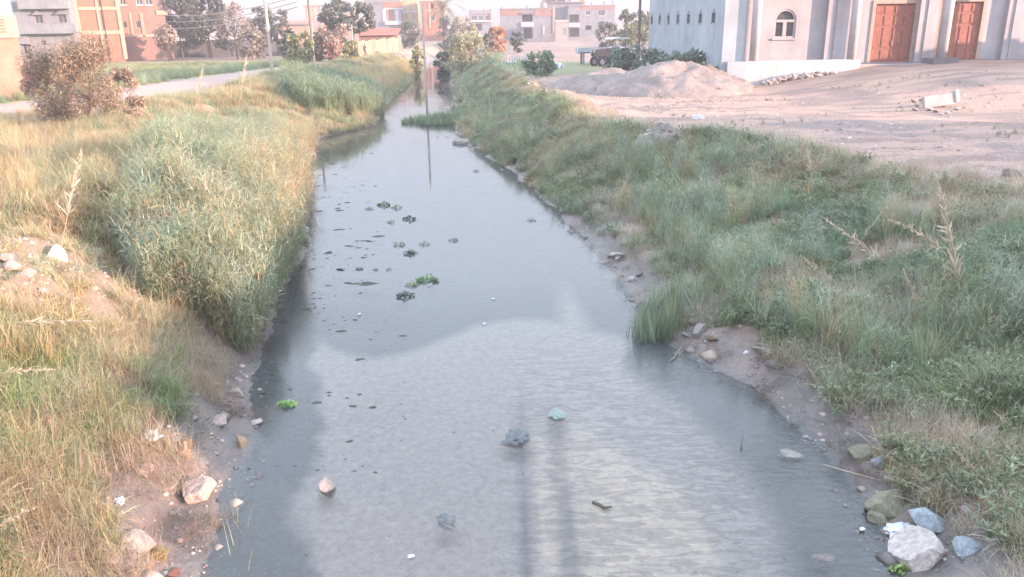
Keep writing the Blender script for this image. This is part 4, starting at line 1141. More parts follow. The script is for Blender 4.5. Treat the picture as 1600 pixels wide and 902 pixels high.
T(726, 80, 14, 44, 165, (.26, .235, .16), "tall olive brown tree behind the feathery tamarisk", seed=19, n_leaf=2400, size=.22, low=.1, droop=.3)
T(695, 108, 72, 30, 100, (.085, .12, .10), "dark bush hanging over the water on the right bank", seed=20, n_leaf=1700, size=.18, low=-.1, cat="bush", name="bush")
T(778, 76, 36, 32, 112, (.45, .27, .18), "orange brown dry tree before the grey houses", seed=21, n_leaf=2000, size=.2, low=.05)
T(808, 70, 44, 22, 118, GG, "small grey green bush against the unfinished house", seed=22, n_leaf=1200, size=.18, low=.0, cat="bush", name="bush")
T(765, 72, 44, 20, 116, GG, "small grey tree left of the orange brown dry one", seed=23, n_leaf=1000, size=.18)
T(980, 66, 8, 26, 135, MG, "far dark green tree left of the mosque", seed=24, n_leaf=1600, size=.26, low=.1)
T(1002, 66, 10, 40, 135, MG, "far dark green tree touching the mosque's side wall", seed=25, n_leaf=2000, size=.26, low=.1)
T(950, 62, 28, 36, 125, GG, "grey green bush before the grey house with paired windows", seed=26, n_leaf=1500, size=.22, low=.0, cat="bush", name="bush")
T(990, 66, 34, 50, 120, (.19, .21, .12), "olive hedge bush behind the tractor", seed=27, n_leaf=1800, size=.2, low=.0, cat="bush", name="bush")
T(812, 104, 82, 40, 64, (.12, .165, .10), "low round green hedge bush on the far grass", seed=28, n_leaf=2000, size=.12, low=-.1, cat="bush", name="bush") if False else None
T(844, 108, 78, 56, 62, (.15, .22, .15), "low green hedge bush beside the far track", seed=29, n_leaf=2400, size=.12, low=-.1, cat="bush", name="bush")
T(978, 118, 68, 70, 60, (.14, .21, .16), "green bush behind the low grey earth heap", seed=30, n_leaf=2600, size=.13, low=-.1, cat="bush", name="bush")
T(1020, 124, 72, 66, 58, (.13, .20, .16), "darker green bush behind the large earth heap", seed=31, n_leaf=2400, size=.13, low=-.1, cat="bush", name="bush")
T(1066, 130, 76, 72, 52, (.14, .20, .16), "spiky green bush against the mosque's side wall", seed=32, n_leaf=2600, size=.13, low=-.1, cat="bush", name="bush")
T(1100, 130, 92, 44, 49, (.15, .17, .15), "grey low bush near the corner of the mosque", seed=33, n_leaf=1500, size=.11, low=-.1, cat="bush", name="bush")
T(138, 160, 46, 165, 33, (.235, .18, .13), "large brown feathery tamarisk bush on the left track", seed=34, n_leaf=22000, size=.065, low=.0, asp=.2, nclump=34, trunk=.07, cat="bush", name="bush")
T(100, 155, 62, 100, 35, (.22, .17, .14), "darker brown part withered bush beside the garden wall", seed=35, n_leaf=11000, size=.07, low=.0, asp=.2, nclump=22, trunk=.06, cat="bush", name="bush")
T(195, 165, 92, 70, 30, (.32, .25, .19), "pale dry bush at the right foot of the brown tamarisk", seed=36, n_leaf=6000, size=.065, low=-.1, asp=.2, nclump=18, trunk=.05, cat="bush", name="bush")

# date palm
b_ = PY(694, 60, 175); b_.z = 0
root = empty("date_palm", b_, 0, "tall date palm above the trees in the middle of the skyline", "palm")
hc = PY(694, 14, 175).z
MB().tube([(0, 0, -.2), (.15, 0, hc * .5), (0, 0, hc)], [.42, .33, .36], 9).build("trunk", M_trunk, root)
rnd = random.Random(5)
for k in range(20):
    a = 6.28 * k / 20 + rnd.uniform(-.1, .1); el = rnd.uniform(.2, 1.25) if k % 3 else rnd.uniform(-.3, .2)
    V, Q, Tt, S_ = [], [], [], []; L = rnd.uniform(4.4, 5.6); x = y = 0; z = hc; e = el; pts = []
    for s_ in range(9):
        pts.append((x, y, z)); x += math.cos(e) * math.cos(a) * L / 8; y += math.cos(e) * math.sin(a) * L / 8; z += math.sin(e) * L / 8; e -= .2
    mb = MB().tube(pts, [.05, .045, .04, .035, .03, .025, .02, .015, .01], 4)
    sd = Vector((-math.sin(a), math.cos(a), 0))
    for s_ in range(1, 9):
        for h2 in (0, .5):
            p0 = Vector(pts[s_]) * (1 - h2) + Vector(pts[s_ - 1]) * h2; tv = (Vector(pts[s_]) - Vector(pts[s_ - 1])).normalized()
            for sg in (-1, 1):
                q_ = p0 + sd * sg * .8 + tv * .5 - Vector((0, 0, .18)); mb.quad(p0 - tv * .05, p0 + tv * .05, q_ + tv * .04, q_ - tv * .01)
    mb.build("frond", mat("palm_leaf", (.13, .15, .09), var=.2, bump=0), root)

# ------------------------------------------------------------------ poles and wires
def pole(px_, pb, Y, h_, rad, label, m_, arms=True, name="utility_pole"):
    b_ = PY(px_, pb, Y); z0 = H(b_.x, Y)
    root = empty(name, (b_.x, Y, z0), 0, label, "pole")
    MB().tube([(0, 0, -.4), (0, 0, h_)], [rad, rad * .7], 10).build("post", m_, root, smooth=False)
    if arms:
        arm = MB().box(-.9, .9, -.05, .05, h_ - .5, h_ - .38).build("crossarm", m_, root)
        for xx in (-.75, 0, .75): MB().tube([(xx, 0, h_ - .38), (xx, 0, h_ - .2)], [.05, .03], 6).build("insulator", M_white, arm)
    return root
M_pole = mat("weathered_pole", (.42, .36, .32), var=.2, scale=2); M_poled = mat("dark_pole", (.16, .145, .14), var=.2, scale=2)
pA = pole(424, 98, 62, 9.0, .13, "pale slender pole at the edge of the green field", M_pole)
pole(489, 82, 86, 9.5, .16, "brownish pole behind the yellow green bushy tree", M_poled)
pole(553, 88, 88, 4.0, .07, "thin low pale post left of the cream fence", M_pole, arms=False, name="thin_post")
pole(997, 100, 66, 9.0, .13, "dark pole between the bushes left of the mosque", M_poled)
pB = pole(664, 104, 70, 8.4, .10, "dark pole over the canal whose reflection crosses the water", M_pole, arms=False)
wa, wb = PY(250, 26, 94), PY(392, 4, 62)
for k in range(3):
    s0, s1 = wa + Vector((0, 0, -.7 * k + .2)), wb + Vector((3.4, 0, .35 - .35 * k)); pts = []
    for j in range(13):
        t_ = j / 12; q_ = s0.lerp(s1, t_); q_.z -= .9 * 4 * t_ * (1 - t_) * .6; pts.append(q_ - s0)
    o = MB().tube(pts, .035, 4).build("power_cable", M_pole); o.location = s0
    tag(o, ["uppermost cable sagging across the dark trees", "middle cable sagging across the dark trees", "lowest cable sagging across the dark trees"][k], "cable", "cables slung across the dark trees")

# ------------------------------------------------------------------ tractor, cart, cyclist, field fence
def wheel(name, x, y, r_, w_, root, hub):
    mb = MB(); n_ = 18
    prof = [(r_ * .62, -w_ / 2), (r_ * .93, -w_ / 2), (r_, -w_ * .3), (r_, w_ * .3), (r_ * .93, w_ / 2), (r_ * .62, w_ / 2)]
    for j in range(n_):
        t_ = 2 * math.pi * j / n_
        for rr_, yy in prof: mb.v.append((x + rr_ * math.cos(t_), y + yy, r_ + rr_ * math.sin(t_)))
    for j in range(n_):
        for k in range(6):
            a_, c_ = j * 6 + k, j * 6 + (k + 1) % 6; d_, e_ = ((j + 1) % n_) * 6 + (k + 1) % 6, ((j + 1) % n_) * 6 + k
            mb.f.append((a_, c_, d_, e_))
    wv = mb.build(name, mat("tyre_rubber", (.05, .05, .055), bump=.1), root)
    MB().tube([(x, y - w_ * .32, r_), (x, y + w_ * .32, r_)], r_ * .63, 14).build("rim", hub, wv)
    return wv
p_ = P(940, 96); p_ = Vector((p_.x, 76, H(p_.x, 76)))
root = empty("tractor", p_, R(205), "old tractor with a pale canopy roof parked on the dirt", "tractor")
M_tr = mat("faded_brown_paint", (.20, .15, .14), rough=.5, var=.3, bump=.05); M_hub = mat("pale_hub", (.5, .47, .45), rough=.5)
mb = MB().extrude([(.35, .85), (2.1, .85), (2.15, 1.0), (2.1, 1.45), (1.95, 1.55), (.35, 1.62)], -.32, .32); mb.build("bonnet", M_tr, root, bevel=.05)
MB().box(-.9, .35, -.3, .3, .6, 1.0).build("gearbox", M_metal, root, bevel=.03)
MB().box(2.151, 2.19, -.26, .26, .92, 1.4).build("grille", M_dark, root)
for sg in (-1, 1):
    wheel("rear_wheel", -.6, sg * .85, .78, .42, root, M_hub); wheel("front_wheel", 1.6, sg * .7, .42, .24, root, M_hub)
    pts = [(-.6 + .92 * math.cos(t_), .78 + .92 * math.sin(t_)) for t_ in np.linspace(.35, 2.5, 9)] + [(-.6 + .86 * math.cos(t_), .78 + .86 * math.sin(t_)) for t_ in np.linspace(2.5, .35, 9)]
    mb = MB(); i0 = 0
    for k in range(8): mb.extrude([pts[k], pts[k + 1], pts[16 - k], pts[17 - k]], sg * .85 - .24, sg * .85 + .24)
    mb.build("mudguard", M_plastic, root)
    MB().tube([(-1.1, sg * .55, 1.0), (-1.1, sg * .55, 2.35)], .035, 6).tube([(.25, sg * .5, 1.5), (.2, sg * .55, 2.35)], .035, 6).build("canopy_post", M_hub, root)
    MB().tube([(2.13, sg * .22, 1.3), (2.2, sg * .22, 1.3)], .09, 10).build("headlight", M_plastic, root)
MB().extrude([(-1.35, 2.35), (.5, 2.35), (.42, 2.47), (-.4, 2.52), (-1.3, 2.47)], -.75, .75).build("canopy", M_plastic, root)
MB().box(-.75, -.3, -.25, .25, 1.15, 1.25).box(-.82, -.74, -.25, .25, 1.25, 1.6).build("seat", M_dark, root)
MB().tube([(.2, 0, 1.5), (-.1, 0, 1.72)], .025, 6).tube([(-.1 + .0, .2 * math.cos(t_), 1.72 + .2 * math.sin(t_)) for t_ in np.linspace(0, 6.28, 13)], .018, 5, cap=False).build("steering_wheel", M_dark, root)
MB().tube([(1.3, .18, 1.55), (1.3, .18, 2.2)], .04, 8).build("exhaust", M_dark, root)
p_ = P(912, 93); p_ = Vector((p_.x, 79, H(p_.x, 79)))
root = empty("farm_cart", p_, R(4), "low blue grey cart with upright legs parked left of the tractor", "cart")
M_cart = mat("blue_grey_paint", (.20, .25, .28), rough=.6, var=.3)
MB().box(-1.7, 1.5, -.8, .8, 1.0, 1.12).build("bed", M_cart, root)
MB().box(-1.7, 1.5, -.85, -.78, 1.12, 1.5).box(-1.7, 1.5, .78, .85, 1.12, 1.5).box(-1.77, -1.7, -.85, .85, 1.0, 1.5).build("side_board", mat("pale_cart_board", (.42, .46, .50), var=.3), root)
for xx, yy in ((-1.2, -.7), (-1.2, .7), (.2, -.7), (.2, .7)): MB().box(xx - .08, xx + .08, yy - .08, yy + .08, 0, 1.0).build("leg", M_cart, root)
for sg in (-1, 1): wheel("wheel", .9, sg * .92, .42, .18, root, M_hub)
MB().tube([(1.5, 0, .95), (2.3, 0, .7)], .05, 6).build("drawbar", M_metal, root)

# low white fence on the far grass
a = P(792, 99); root = empty("low_fence", (a.x, a.y, H(a.x, a.y)), R(3), "low broken white fence with short posts on the far grass", "fence")
for k, (xx, hh) in enumerate(((0, .9), (.95, .82), (1.9, .75), (2.05, .95))):
    MB().box(xx - .09, xx + .09, -.08, .08, -.1, hh).build("post", M_plastic, root)
for k in range(6): MB().box(.25 + k * .26, .33 + k * .26, -.03, .03, -.1, .55 + .1 * (k % 2)).build("picket", M_metal, root)
MB().tube([(-.15, -.12, .1), (.4, -.2, .05), (1.0, -.15, .1)], [.06, .1, .05], 6).build("fallen_rail", M_plastic, root)

# cyclist
def skin_body(name, joints, edges, m_, parent=None, sub=1):
    me = bpy.data.meshes.new(name); me.from_pydata([j[0] for j in joints], edges, []); o = bpy.data.objects.new(name, me); COL.objects.link(o)
    if parent: o.parent = parent
    sk = o.modifiers.new("skin", 'SKIN'); 
    for k, j in enumerate(joints):
        r_ = j[1] if hasattr(j[1], '__len__') else (j[1], j[1]); me.skin_vertices[0].data[k].radius = r_
    me.skin_vertices[0].data[0].use_root = True
    s2 = o.modifiers.new("sub", 'SUBSURF'); s2.levels = sub; s2.render_levels = sub
    me.materials.append(m_); return o
p_ = P(571, 92); p_.z = H(p_.x, p_.y)
bk = empty("bicycle", p_, R(-62), "bicycle ridden along the left track past the cream fence", "bicycle")
for xx, nm in ((-.5, "wheel"), (.52, "wheel")):
    rim = MB().tube([(xx + .33 * math.cos(t_), 0, .34 + .33 * math.sin(t_)) for t_ in np.linspace(0, 6.283, 25)], .02, 5, cap=False).build(nm, M_dark, bk)
    sp_ = MB()
    for j in range(8): sp_.tube([(xx, 0, .34), (xx + .32 * math.cos(j * .785), 0, .34 + .32 * math.sin(j * .785))], .004, 3)
    sp_.build("spokes", M_metal, rim)
MB().tube([(-.5, 0, .34), (-.05, 0, .3), (-.18, 0, .85)], .018, 6).tube([(-.05, 0, .3), (.38, 0, .85), (.52, 0, .34)], .018, 6).tube([(-.16, 0, .78), (.36, 0, .8)], .018, 6).build("frame", M_dark, bk)
MB().tube([(.36, -.28, .98), (.38, 0, .95), (.36, .28, .98)], .016, 6).build("handlebar", M_metal, bk)
MB().box(-.32, -.06, -.07, .07, .86, .92).build("saddle", M_dark, bk, bevel=.02)
ry_ = empty("person", p_, R(-62), "person in dark clothes riding a bicycle along the left track", "person")
J = [((-.17, 0, .95), (.15, .12)), ((-.12, 0, 1.15), (.14, .11)), ((-.04, 0, 1.38), (.17, .11)), ((.0, 0, 1.5), .06), ((.04, 0, 1.58), (.08, .09)), ((.05, 0, 1.70), (.085, .095)),
     ((-.03, -.19, 1.42), .06), ((.12, -.25, 1.18), .045), ((.34, -.26, 1.02), .035), ((-.03, .19, 1.42), .06), ((.12, .25, 1.18), .045), ((.34, .26, 1.02), .035),
     ((-.13, -.11, .92), .085), ((.22, -.12, .80), .065), ((.0, -.12, .36), .045), ((.12, -.12, .29), .035), ((-.13, .11, .92), .085), ((.2, .12, .62), .065), ((-.08, .12, .2), .045), ((.04, .12, .12), .035)]
E = [(0, 1), (1, 2), (2, 3), (3, 4), (4, 5), (2, 6), (6, 7), (7, 8), (2, 9), (9, 10), (10, 11), (0, 12), (12, 13), (13, 14), (14, 15), (0, 16), (16, 17), (17, 18), (18, 19)]
skin_body("body", J, E, mat("dark_cloth", (.10, .085, .08), bump=.1), ry_)
skin_body("head", [((.03, 0, 1.56), .05), ((.05, 0, 1.64), (.075, .085)), ((.06, 0, 1.72), (.07, .08))], [(0, 1), (1, 2)], mat("skin_tone", (.30, .17, .11), bump=0), ry_)
MB().tube([(-.02, 0, 1.70), (.03, 0, 1.77), (.05, 0, 1.80)], [.088, .075, .03], 8).build("hair", M_dark, ry_, smooth=True)
# ------------------------------------------------------------------ stones
SM = {}
def stone_mat(key, c1, c2):
    return mat("stone_" + key, c1, var=.3, scale=5, bump=.7, bscale=26, col2=c2, rough=.9)
SC_ = {"pink": ((.44, .36, .33), (.25, .19, .175)), "white": ((.52, .47, .45), (.30, .26, .245)), "grey": ((.33, .31, .29), (.18, .165, .155)), "moss": ((.22, .17, .07), (.12, .10, .06)),
       "tan": ((.46, .31, .20), (.28, .19, .14)), "blue": ((.36, .41, .45), (.20, .24, .28)), "olive": ((.27, .255, .19), (.15, .145, .11)), "red": ((.22, .11, .09), (.12, .07, .06)), "brown": ((.20, .13, .085), (.11, .08, .06))}
def stone(px_, py_, w, key, label, seed, asp=.8, hgt=.7, sub=3, sink=.34, rz=None, cut=6, group=None, cat="stone", name="stone"):
    """stone of w photo pixels width whose middle is under (px,py)"""
    p_ = PG(px_, py_ + w * .18); z = max(p_.z, WATER_Z - .03)
    o_, d_ = ray(px_, py_); dist = (p_ - o_).length
    r_ = w / 2 / FPX * dist * 1.32
    me = rock_mesh(seed, 4 if w > 38 else sub, .4, (1, asp, hgt), cut); me.name = name; me.materials.append(stone_mat(key, *SC_[key]))
    o = link(name, me, None, (p_.x, p_.y, z + r_ * hgt * (.5 - sink))); o.scale = (r_, r_, r_)
    rr_ = random.Random(seed); o.rotation_euler = (rr_.uniform(-.25, .25), rr_.uniform(-.25, .25), rr_.uniform(0, 6.28) if rz is None else rz)
    return tag(o, label, cat, group)
for k, a_ in enumerate([
 (311, 766, 44, "pink", "large pale pink angular stone on the left mud, right of the smaller ones", .85, .8),
 (515, 784, 28, "white", "white stone standing alone in the shallow water left of centre", .7, 1.15),
 (212, 846, 50, "grey", "flat topped grey stone leaning on the brown one at lower left", .7, .6),
 (243, 859, 42, "moss", "brown mossy rounded stone beside the flat topped grey one", .75, .7),
 (172, 868, 24, "white", "small squarish white stone at the grass edge, lower left", .8, .7),
 (377, 688, 26, "tan", "small pale tan stone at the left edge of the water", .6, .5),
 (286, 703, 28, "tan", "orange tan stone on the left mud in front of a brown one", .9, .8),
 (290, 692, 30, "brown", "dark brown stone behind the orange tan one", .8, .6),
 (229, 727, 42, "pink", "long pale flat stone on the left mud below the plastic scraps", .5, .35),
 (264, 757, 28, "pink", "thin reddish pale stone left of the large pink angular one", .5, .35),
 (342, 651, 32, "pink", "low pinkish stone half sunk in the left mud margin", .8, .4),
 (368, 611, 26, "pink", "pale lump at the left water edge, highest of the mud stones", .8, .45),
 (398, 656, 20, "white", "small dull pale stone in the shallows right of the low pinkish one", .8, .4),
 (159, 739, 20, "pink", "small pinkish stone in the grass left of the flat pale one", .8, .7),
 (314, 722, 24, "grey", "grey stone sunk in mud above the large pink angular one", .8, .45),
 (268, 893, 28, "red", "dark red stone fragment at the bottom edge, lower left", .6, .4),
 (263, 695, 18, "grey", "small dark grey stone left of the orange tan one", .8, .6),
 (272, 800, 16, "grey", "little grey stone below the large pink angular one", .8, .5),
 (88, 399, 34, "white", "pale stone lying on the sunlit dirt slope at left", .8, .8),
 (40, 428, 24, "pink", "pinkish stone in the sunlit dirt below the pale one", .8, .6),
 (66, 455, 18, "pink", "small pinkish stone lowest on the sunlit dirt slope", .8, .6),
 (14, 402, 22, "pink", "pinkish clod at the left edge on the sunlit dirt", .8, .6),
 (66, 627, 26, "blue", "dull blue stone in the dry grass at left", .8, .7),
 (1431, 858, 66, "white", "large white block at the lower right water edge", .8, .75),
 (1452, 809, 52, "blue", "blue grey boulder behind the large white block", .85, .6),
 (1388, 781, 56, "olive", "grey green boulder left of the blue grey one", .75, .65),
 (1376, 808, 28, "olive", "small rounded olive stone below the grey green boulder", .9, .8),
 (1350, 706, 38, "olive", "olive tan block at the foot of the right grass", .85, .8),
 (1386, 700, 20, "white", "small pale cube like stone right of the olive tan block", .9, 1.0),
 (1372, 719, 20, "blue", "small blue rounded stone below the pale cube like one", .9, .9),
 (1391, 744, 22, "white", "small flat pale stone between the blue rounded one and the boulder", .6, .4),
 (1510, 852, 42, "blue", "flat pale grey stone in the grass right of the large white block", .8, .35),
 (1447, 838, 20, "white", "thin white shard on top edge of the large white block", .5, .5),
 (1092, 518, 24, "grey", "pointed grey stone at the foot of the right bank below the rushes", .8, 1.25),
 (1073, 522, 18, "grey", "low grey stone left of the pointed one", .8, .6),
 (1113, 527, 16, "brown", "small dark stone right of the pointed one", .8, .5),
 (961, 396, 26, "white", "flat whitish stone at the right water edge, middle distance", .6, .45),
 (966, 404, 12, "white", "tiny white stone in front of the flat whitish one", .8, .7),
 (976, 378, 16, "grey", "small grey stone above the flat whitish one", .8, .6),
 (987, 436, 14, "white", "small pale stone by the water between flat stone and rushes", .8, .7),
 (1000, 428, 14, "grey", "small grey stone on the mud left of the rushes", .8, .7),
 (1232, 708, 36, "grey", "dark mud slab lying in the right shallows", .7, .28),
 (1288, 883, 30, "pink", "pink triangular shard in the right shallows at the bottom", .6, .25),
 (721, 221, 22, "grey", "rounded grey stone at the right bank behind the reed spit", .8, .7),
 (1195, 545, 34, "grey", "pale grey lump of earth under the right grass edge", .7, .5),
 (1210, 568, 24, "grey", "grey broken clod below the pale lump of earth", .8, .5),
 (418, 418, 18, "white", "small whitish stone under the reeds at the left water edge", .6, .5),
 (402, 425, 14, "pink", "little pinkish stone left of the whitish one under the reeds", .8, .6),
 (300, 590, 16, "grey", "small grey stone at the upper end of the left mud", .8, .5),
 (1575, 270, 24, "grey", "grey clod on the right crest near the picture's edge", .9, .6),
]):
    stone(*a_[:5], 700 + k, *a_[5:])
# pebbles and crumbs of the mud margins and track: too many to count
PB = rock_mesh(900, 1); pv_ = np.array([v.co[:] for v in PB.vertices]); pf_ = np.array([p.vertices[:] for p in PB.polygons])
def pebbles(label, P3, rads, cols, m, name="pebbles"):
    n_ = len(P3); V = np.repeat(P3, len(pv_), 0) + (np.tile(pv_, (n_, 1)) * np.repeat(rads, len(pv_))[:, None] * np.tile([1, .8, .6], (n_ * len(pv_), 1)))
    a_ = RNG.uniform(0, 6.28, n_)
    Fq = (np.tile(pf_, (n_, 1)) + np.repeat(np.arange(n_) * len(pv_), len(pf_))[:, None])
    me = npmesh(name, V, [Fq], m); a = me.attributes.new("shade", 'FLOAT_VECTOR', 'POINT'); a.data.foreach_set("vector", np.repeat(cols, len(pv_), 0).astype(np.float32).ravel())
    return tag(link(name, me), label, kind='stuff')
pm_m = leafmat("pebble", (1, 1, 1), 0.0)
rg = np.random.default_rng(77)
for side_, lab in ((-1, "pebbles and mud crumbs along the left water margin"), (1, "pebbles and mud crumbs along the right water margin")):
    x, y, d = bank_points(side_, 4200, 6.2, 42, -.3, 1.8, seed=300 + side_)
    k = fbm(x, y, .9, 3, 301) > .42; p = stand(x, y, k); p[:, 2] = np.maximum(p[:, 2], WATER_Z - .03); n_ = len(p)
    c_ = pal([(.26, .22, .20), (.14, .125, .115), (.36, .32, .30)], [4, 4, 1], n_)
    pebbles(lab, p, RNG.lognormal(-4.05, .72, n_) * (1 + p[:, 1] / 30), c_, pm_m)
hp = np.vstack(HEAPS); hp = hp[rg.choice(len(hp), 1300)] + rg.normal(0, .03, (1300, 3)) * [1, 1, .3]
pebbles("lumps and stones strewn over the earth heaps", hp, RNG.lognormal(-3.1, .6, 1300), pal([(.20, .165, .155), (.30, .26, .245), (.42, .39, .38)], [4, 3, 1], 1300), pm_m)
x = rg.uniform(4, 30, 3600); y = rg.uniform(22, 48, 3600); k = (x > xr(y) + wr(y) + .5) & (y < 43 + (x < 13) * 3); p = stand(x, y, k); n_ = len(p)
pebbles("small stones strewn over the track and the mosque yard", p, RNG.lognormal(-3.2, .5, n_), pal([(.28, .23, .215), (.17, .14, .13), (.45, .42, .40)], [4, 3, .7], n_), pm_m)
# clods on the crest of the right bank
x, y, d = bank_points(1, 1700, 8, 40, 2, lambda y: wr(y) + 1.2, seed=310); k = (fbm(x, y, 2.1, 4, 120) > .60) | (d > wr(y) - .3); p = stand(x, y, k); n_ = len(p)
pebbles("grey earth clods showing through the grass of the right bank", p, RNG.lognormal(-2.9, .5, n_), pal([(.26, .22, .20), (.18, .155, .145)], [1, 1], n_), pm_m, name="clods")
x = rg.normal(-7.9, 1.1, 700); y = rg.normal(12.2, 1.4, 700); p = stand(x, y, x < xl(y) - 1.2); n_ = len(p)
pebbles("sunlit clods and crumbs on the bare dirt slope of the left bank", p, RNG.lognormal(-3.2, .5, n_), pal([(.46, .36, .30), (.36, .26, .21)], [1, 1], n_), pm_m, name="clods")
# grit lying on the bed under the bridge end of the canal
x = rg.uniform(-3.2, 3.2, 900); y = rg.uniform(6, 11, 900); k = fbm(x, y, .8, 3, 330) > .45; x, y = x[k], y[k]; p = np.stack([x, y, height(x, y)], 1); n_ = len(p)
pebbles("dark grit scattered on the silt under the shallow water", p, RNG.lognormal(-4.5, .45, n_), pal([(.06, .06, .06), (.12, .11, .11), (.5, .5, .5)], [5, 3, .6], n_), pm_m, name="grit")

# ------------------------------------------------------------------ floating plants
def water_plant(px_, py_, wpx, label, seed, col=(.15, .26, .08), flat=.5, n_=46, cat="water plant", name="water_plant", asp=.5, z=WATER_Z):
    p_ = P(px_, py_, z); r_ = wpx / 2 / FPX * (p_ - Vector((0, 0, CAM_Z))).length; rnd = random.Random(seed)
    V, Fq, S_ = [], [], []
    for k in range(n_):
        a = rnd.uniform(0, 6.28); q_ = math.sqrt(rnd.random()) * r_; cx_, cy_ = q_ * math.cos(a), q_ * math.sin(a) * asp; cz_ = rnd.uniform(.02, .6) * r_ * flat * 2 * (1.2 - q_ / r_)
        t_ = rnd.uniform(0, 6.28); L = r_ * rnd.uniform(.16, .3); up = rnd.uniform(-.1, .8)
        dx, dy, dz = math.cos(t_) * math.cos(up) * L, math.sin(t_) * math.cos(up) * L, math.sin(up) * L; sx_, sy_ = -math.sin(t_) * L * .5, math.cos(t_) * L * .5
        i = len(V)
        V += [(cx_ - dx * .9, cy_ - dy * .9, max(cz_ - dz, -.01)), (cx_ + sx_, cy_ + sy_, cz_ + L * .12), (cx_ + dx, cy_ + dy, cz_ + dz), (cx_ - sx_, cy_ - sy_, cz_ + L * .12), (cx_, cy_, cz_ - L * .06)]
        Fq += [(i, i + 1, i + 4), (i + 1, i + 2, i + 4), (i + 2, i + 3, i + 4), (i + 3, i, i + 4)]; S_ += [rnd.uniform(.6, 1.4)] * 5
    me = npmesh(name, np.array(V), [np.array(Fq)], leafmat("waterleaf_%02x%02x%02x" % tuple(int(c * 255) for c in col), col, .25))
    a = me.attributes.new("shade", 'FLOAT_VECTOR', 'POINT'); a.data.foreach_set("vector", np.repeat(S_, 3).astype(np.float32))
    return tag(link(name, me, None, p_ + Vector((0, 0, .005))), label, cat)
DW, LW, KW = (.11, .19, .10), (.24, .42, .09), (.07, .09, .075)
for k, a_ in enumerate([
 (600, 321, 22, "left clump of the dark green pair floating farthest up the canal", DW), (619, 325, 20, "right clump of the dark green pair floating farthest up the canal", DW),
 (577, 327, 14, "tiny dark clump left of the farthest floating pair", DW), (612, 348, 14, "small dark floating plant below the farthest pair", DW),
 (623, 383, 20, "thin green floating plant up left of the blackish clump", DW), (664, 382, 18, "green floating plant up right of the blackish clump", DW),
 (641, 397, 24, "blackish round clump of water weed in the middle of the group", KW), (708, 376, 18, "green floating plant alone at the right of the group", DW),
 (668, 439, 36, "largest floating plant, bright green, below the group", (.12, .22, .07)), (643, 446, 22, "pale ragged floating plant touching the largest one", (.22, .26, .14)),
 (633, 463, 30, "low dark floating weed just below the largest plant", KW), (449, 633, 30, "bright lime green plant floating near the left bank", LW),
 (561, 421, 14, "first of three small dark weeds in a row left of the largest plant", KW), (588, 422, 10, "second of three small dark weeds in a row left of the largest plant", KW),
 (607, 422, 9, "third of three small dark weeds in a row left of the largest plant", KW), (640, 343, 22, "faint floating scum strip right of the farthest pair", KW),
 (1410, 893, 34, "lime green leafy weed at the bottom right water edge", (.16, .25, .07)),
 (830, 345, 14, "small dark weed near the right bank, middle distance", KW), (744, 268, 12, "small dark tuft standing in the water behind the pole's reflection", KW),
]): water_plant(*a_[:4], 800 + k, a_[4], n_=60 if a_[2] > 20 else 34)
# scum and bits along the left shallows
x, y, d = bank_points(-1, 1100, 9, 45, -2.8, .0, seed=340); k = (fbm(x, y, .7, 4, 341) > .56) & (RNG.random(len(x)) < np.clip(1.1 + d / 2.8, 0, 1)); x, y = x[k], y[k]; n_ = len(x)
x2 = rg.uniform(-5, 3, 900); y2 = rg.uniform(38, 95, 900); k2 = (x2 > xl(y2)) & (x2 < xr(y2)) & (fbm(x2 * .4, y2, 1.1, 4, 342) > .45); x = np.concatenate([x, x2[k2]]); y = np.concatenate([y, y2[k2]]); n_ = len(x)
a = RNG.uniform(0, 6.28, n_); r_ = RNG.lognormal(-4.0, .6, n_) * (.5 + y / 13)
V = np.stack([np.stack([x + r_ * f_ * np.cos(q_) * 1.5, y + r_ * f_ * np.sin(q_), np.full(n_, WATER_Z + .004)], 1) for q_ in np.linspace(0, 5.5, 8) for f_ in [RNG.uniform(.35, 1.1, n_)]], 1).reshape(-1, 3)
me = npmesh("floating_scum", V, [np.arange(n_ * 8).reshape(-1, 8)], mat("scum", (.06, .065, .055), bump=0)); tag(link("floating_scum", me), "dark specks of weed and scum floating on the canal", kind='stuff')
# sparse sprigs in the left shallows
V, Q, Tt, S_ = [], [], [], []; rnd = random.Random(3)
for k in range(16):
    p_ = P(375 + rnd.uniform(-16, 16), 850 + rnd.uniform(-45, 45), WATER_Z)
    blade(V, Q, Tt, S_, (p_.x, p_.y, WATER_Z - .05), rnd.uniform(0, 6.28), rnd.uniform(.05, .5), rnd.uniform(.2, .5), .007, rnd.uniform(0, .8), 5, rnd.uniform(.8, 1.3))
me = npmesh("sprigs", np.array(V), [np.array(Q), np.array(Tt)], leafmat("sprig", (.24, .27, .15), .2)); a = me.attributes.new("shade", 'FLOAT_VECTOR', 'POINT'); a.data.foreach_set("vector", np.repeat(S_, 3).astype(np.float32))
tag(link("sprigs", me), "sparse thin green sprigs growing from the left shallows", "sprigs", kind='stuff')
V, Q, Tt, S_ = [], [], [], []
for k in range(20):
    p_ = P(440 + rnd.uniform(-14, 45), 485 + rnd.uniform(-30, 30), WATER_Z)
    blade(V, Q, Tt, S_, (p_.x, p_.y, WATER_Z - .05), rnd.uniform(0, 6.28), rnd.uniform(.2, 1.3), rnd.uniform(.1, .3), .008, rnd.uniform(-1, 1), 4, rnd.uniform(.6, 1.2))
me = npmesh("sprigs", np.array(V), [np.array(Q), np.array(Tt)], leafmat("sprig_dark", (.08, .08, .07), .1)); a = me.attributes.new("shade", 'FLOAT_VECTOR', 'POINT'); a.data.foreach_set("vector", np.repeat(S_, 3).astype(np.float32))
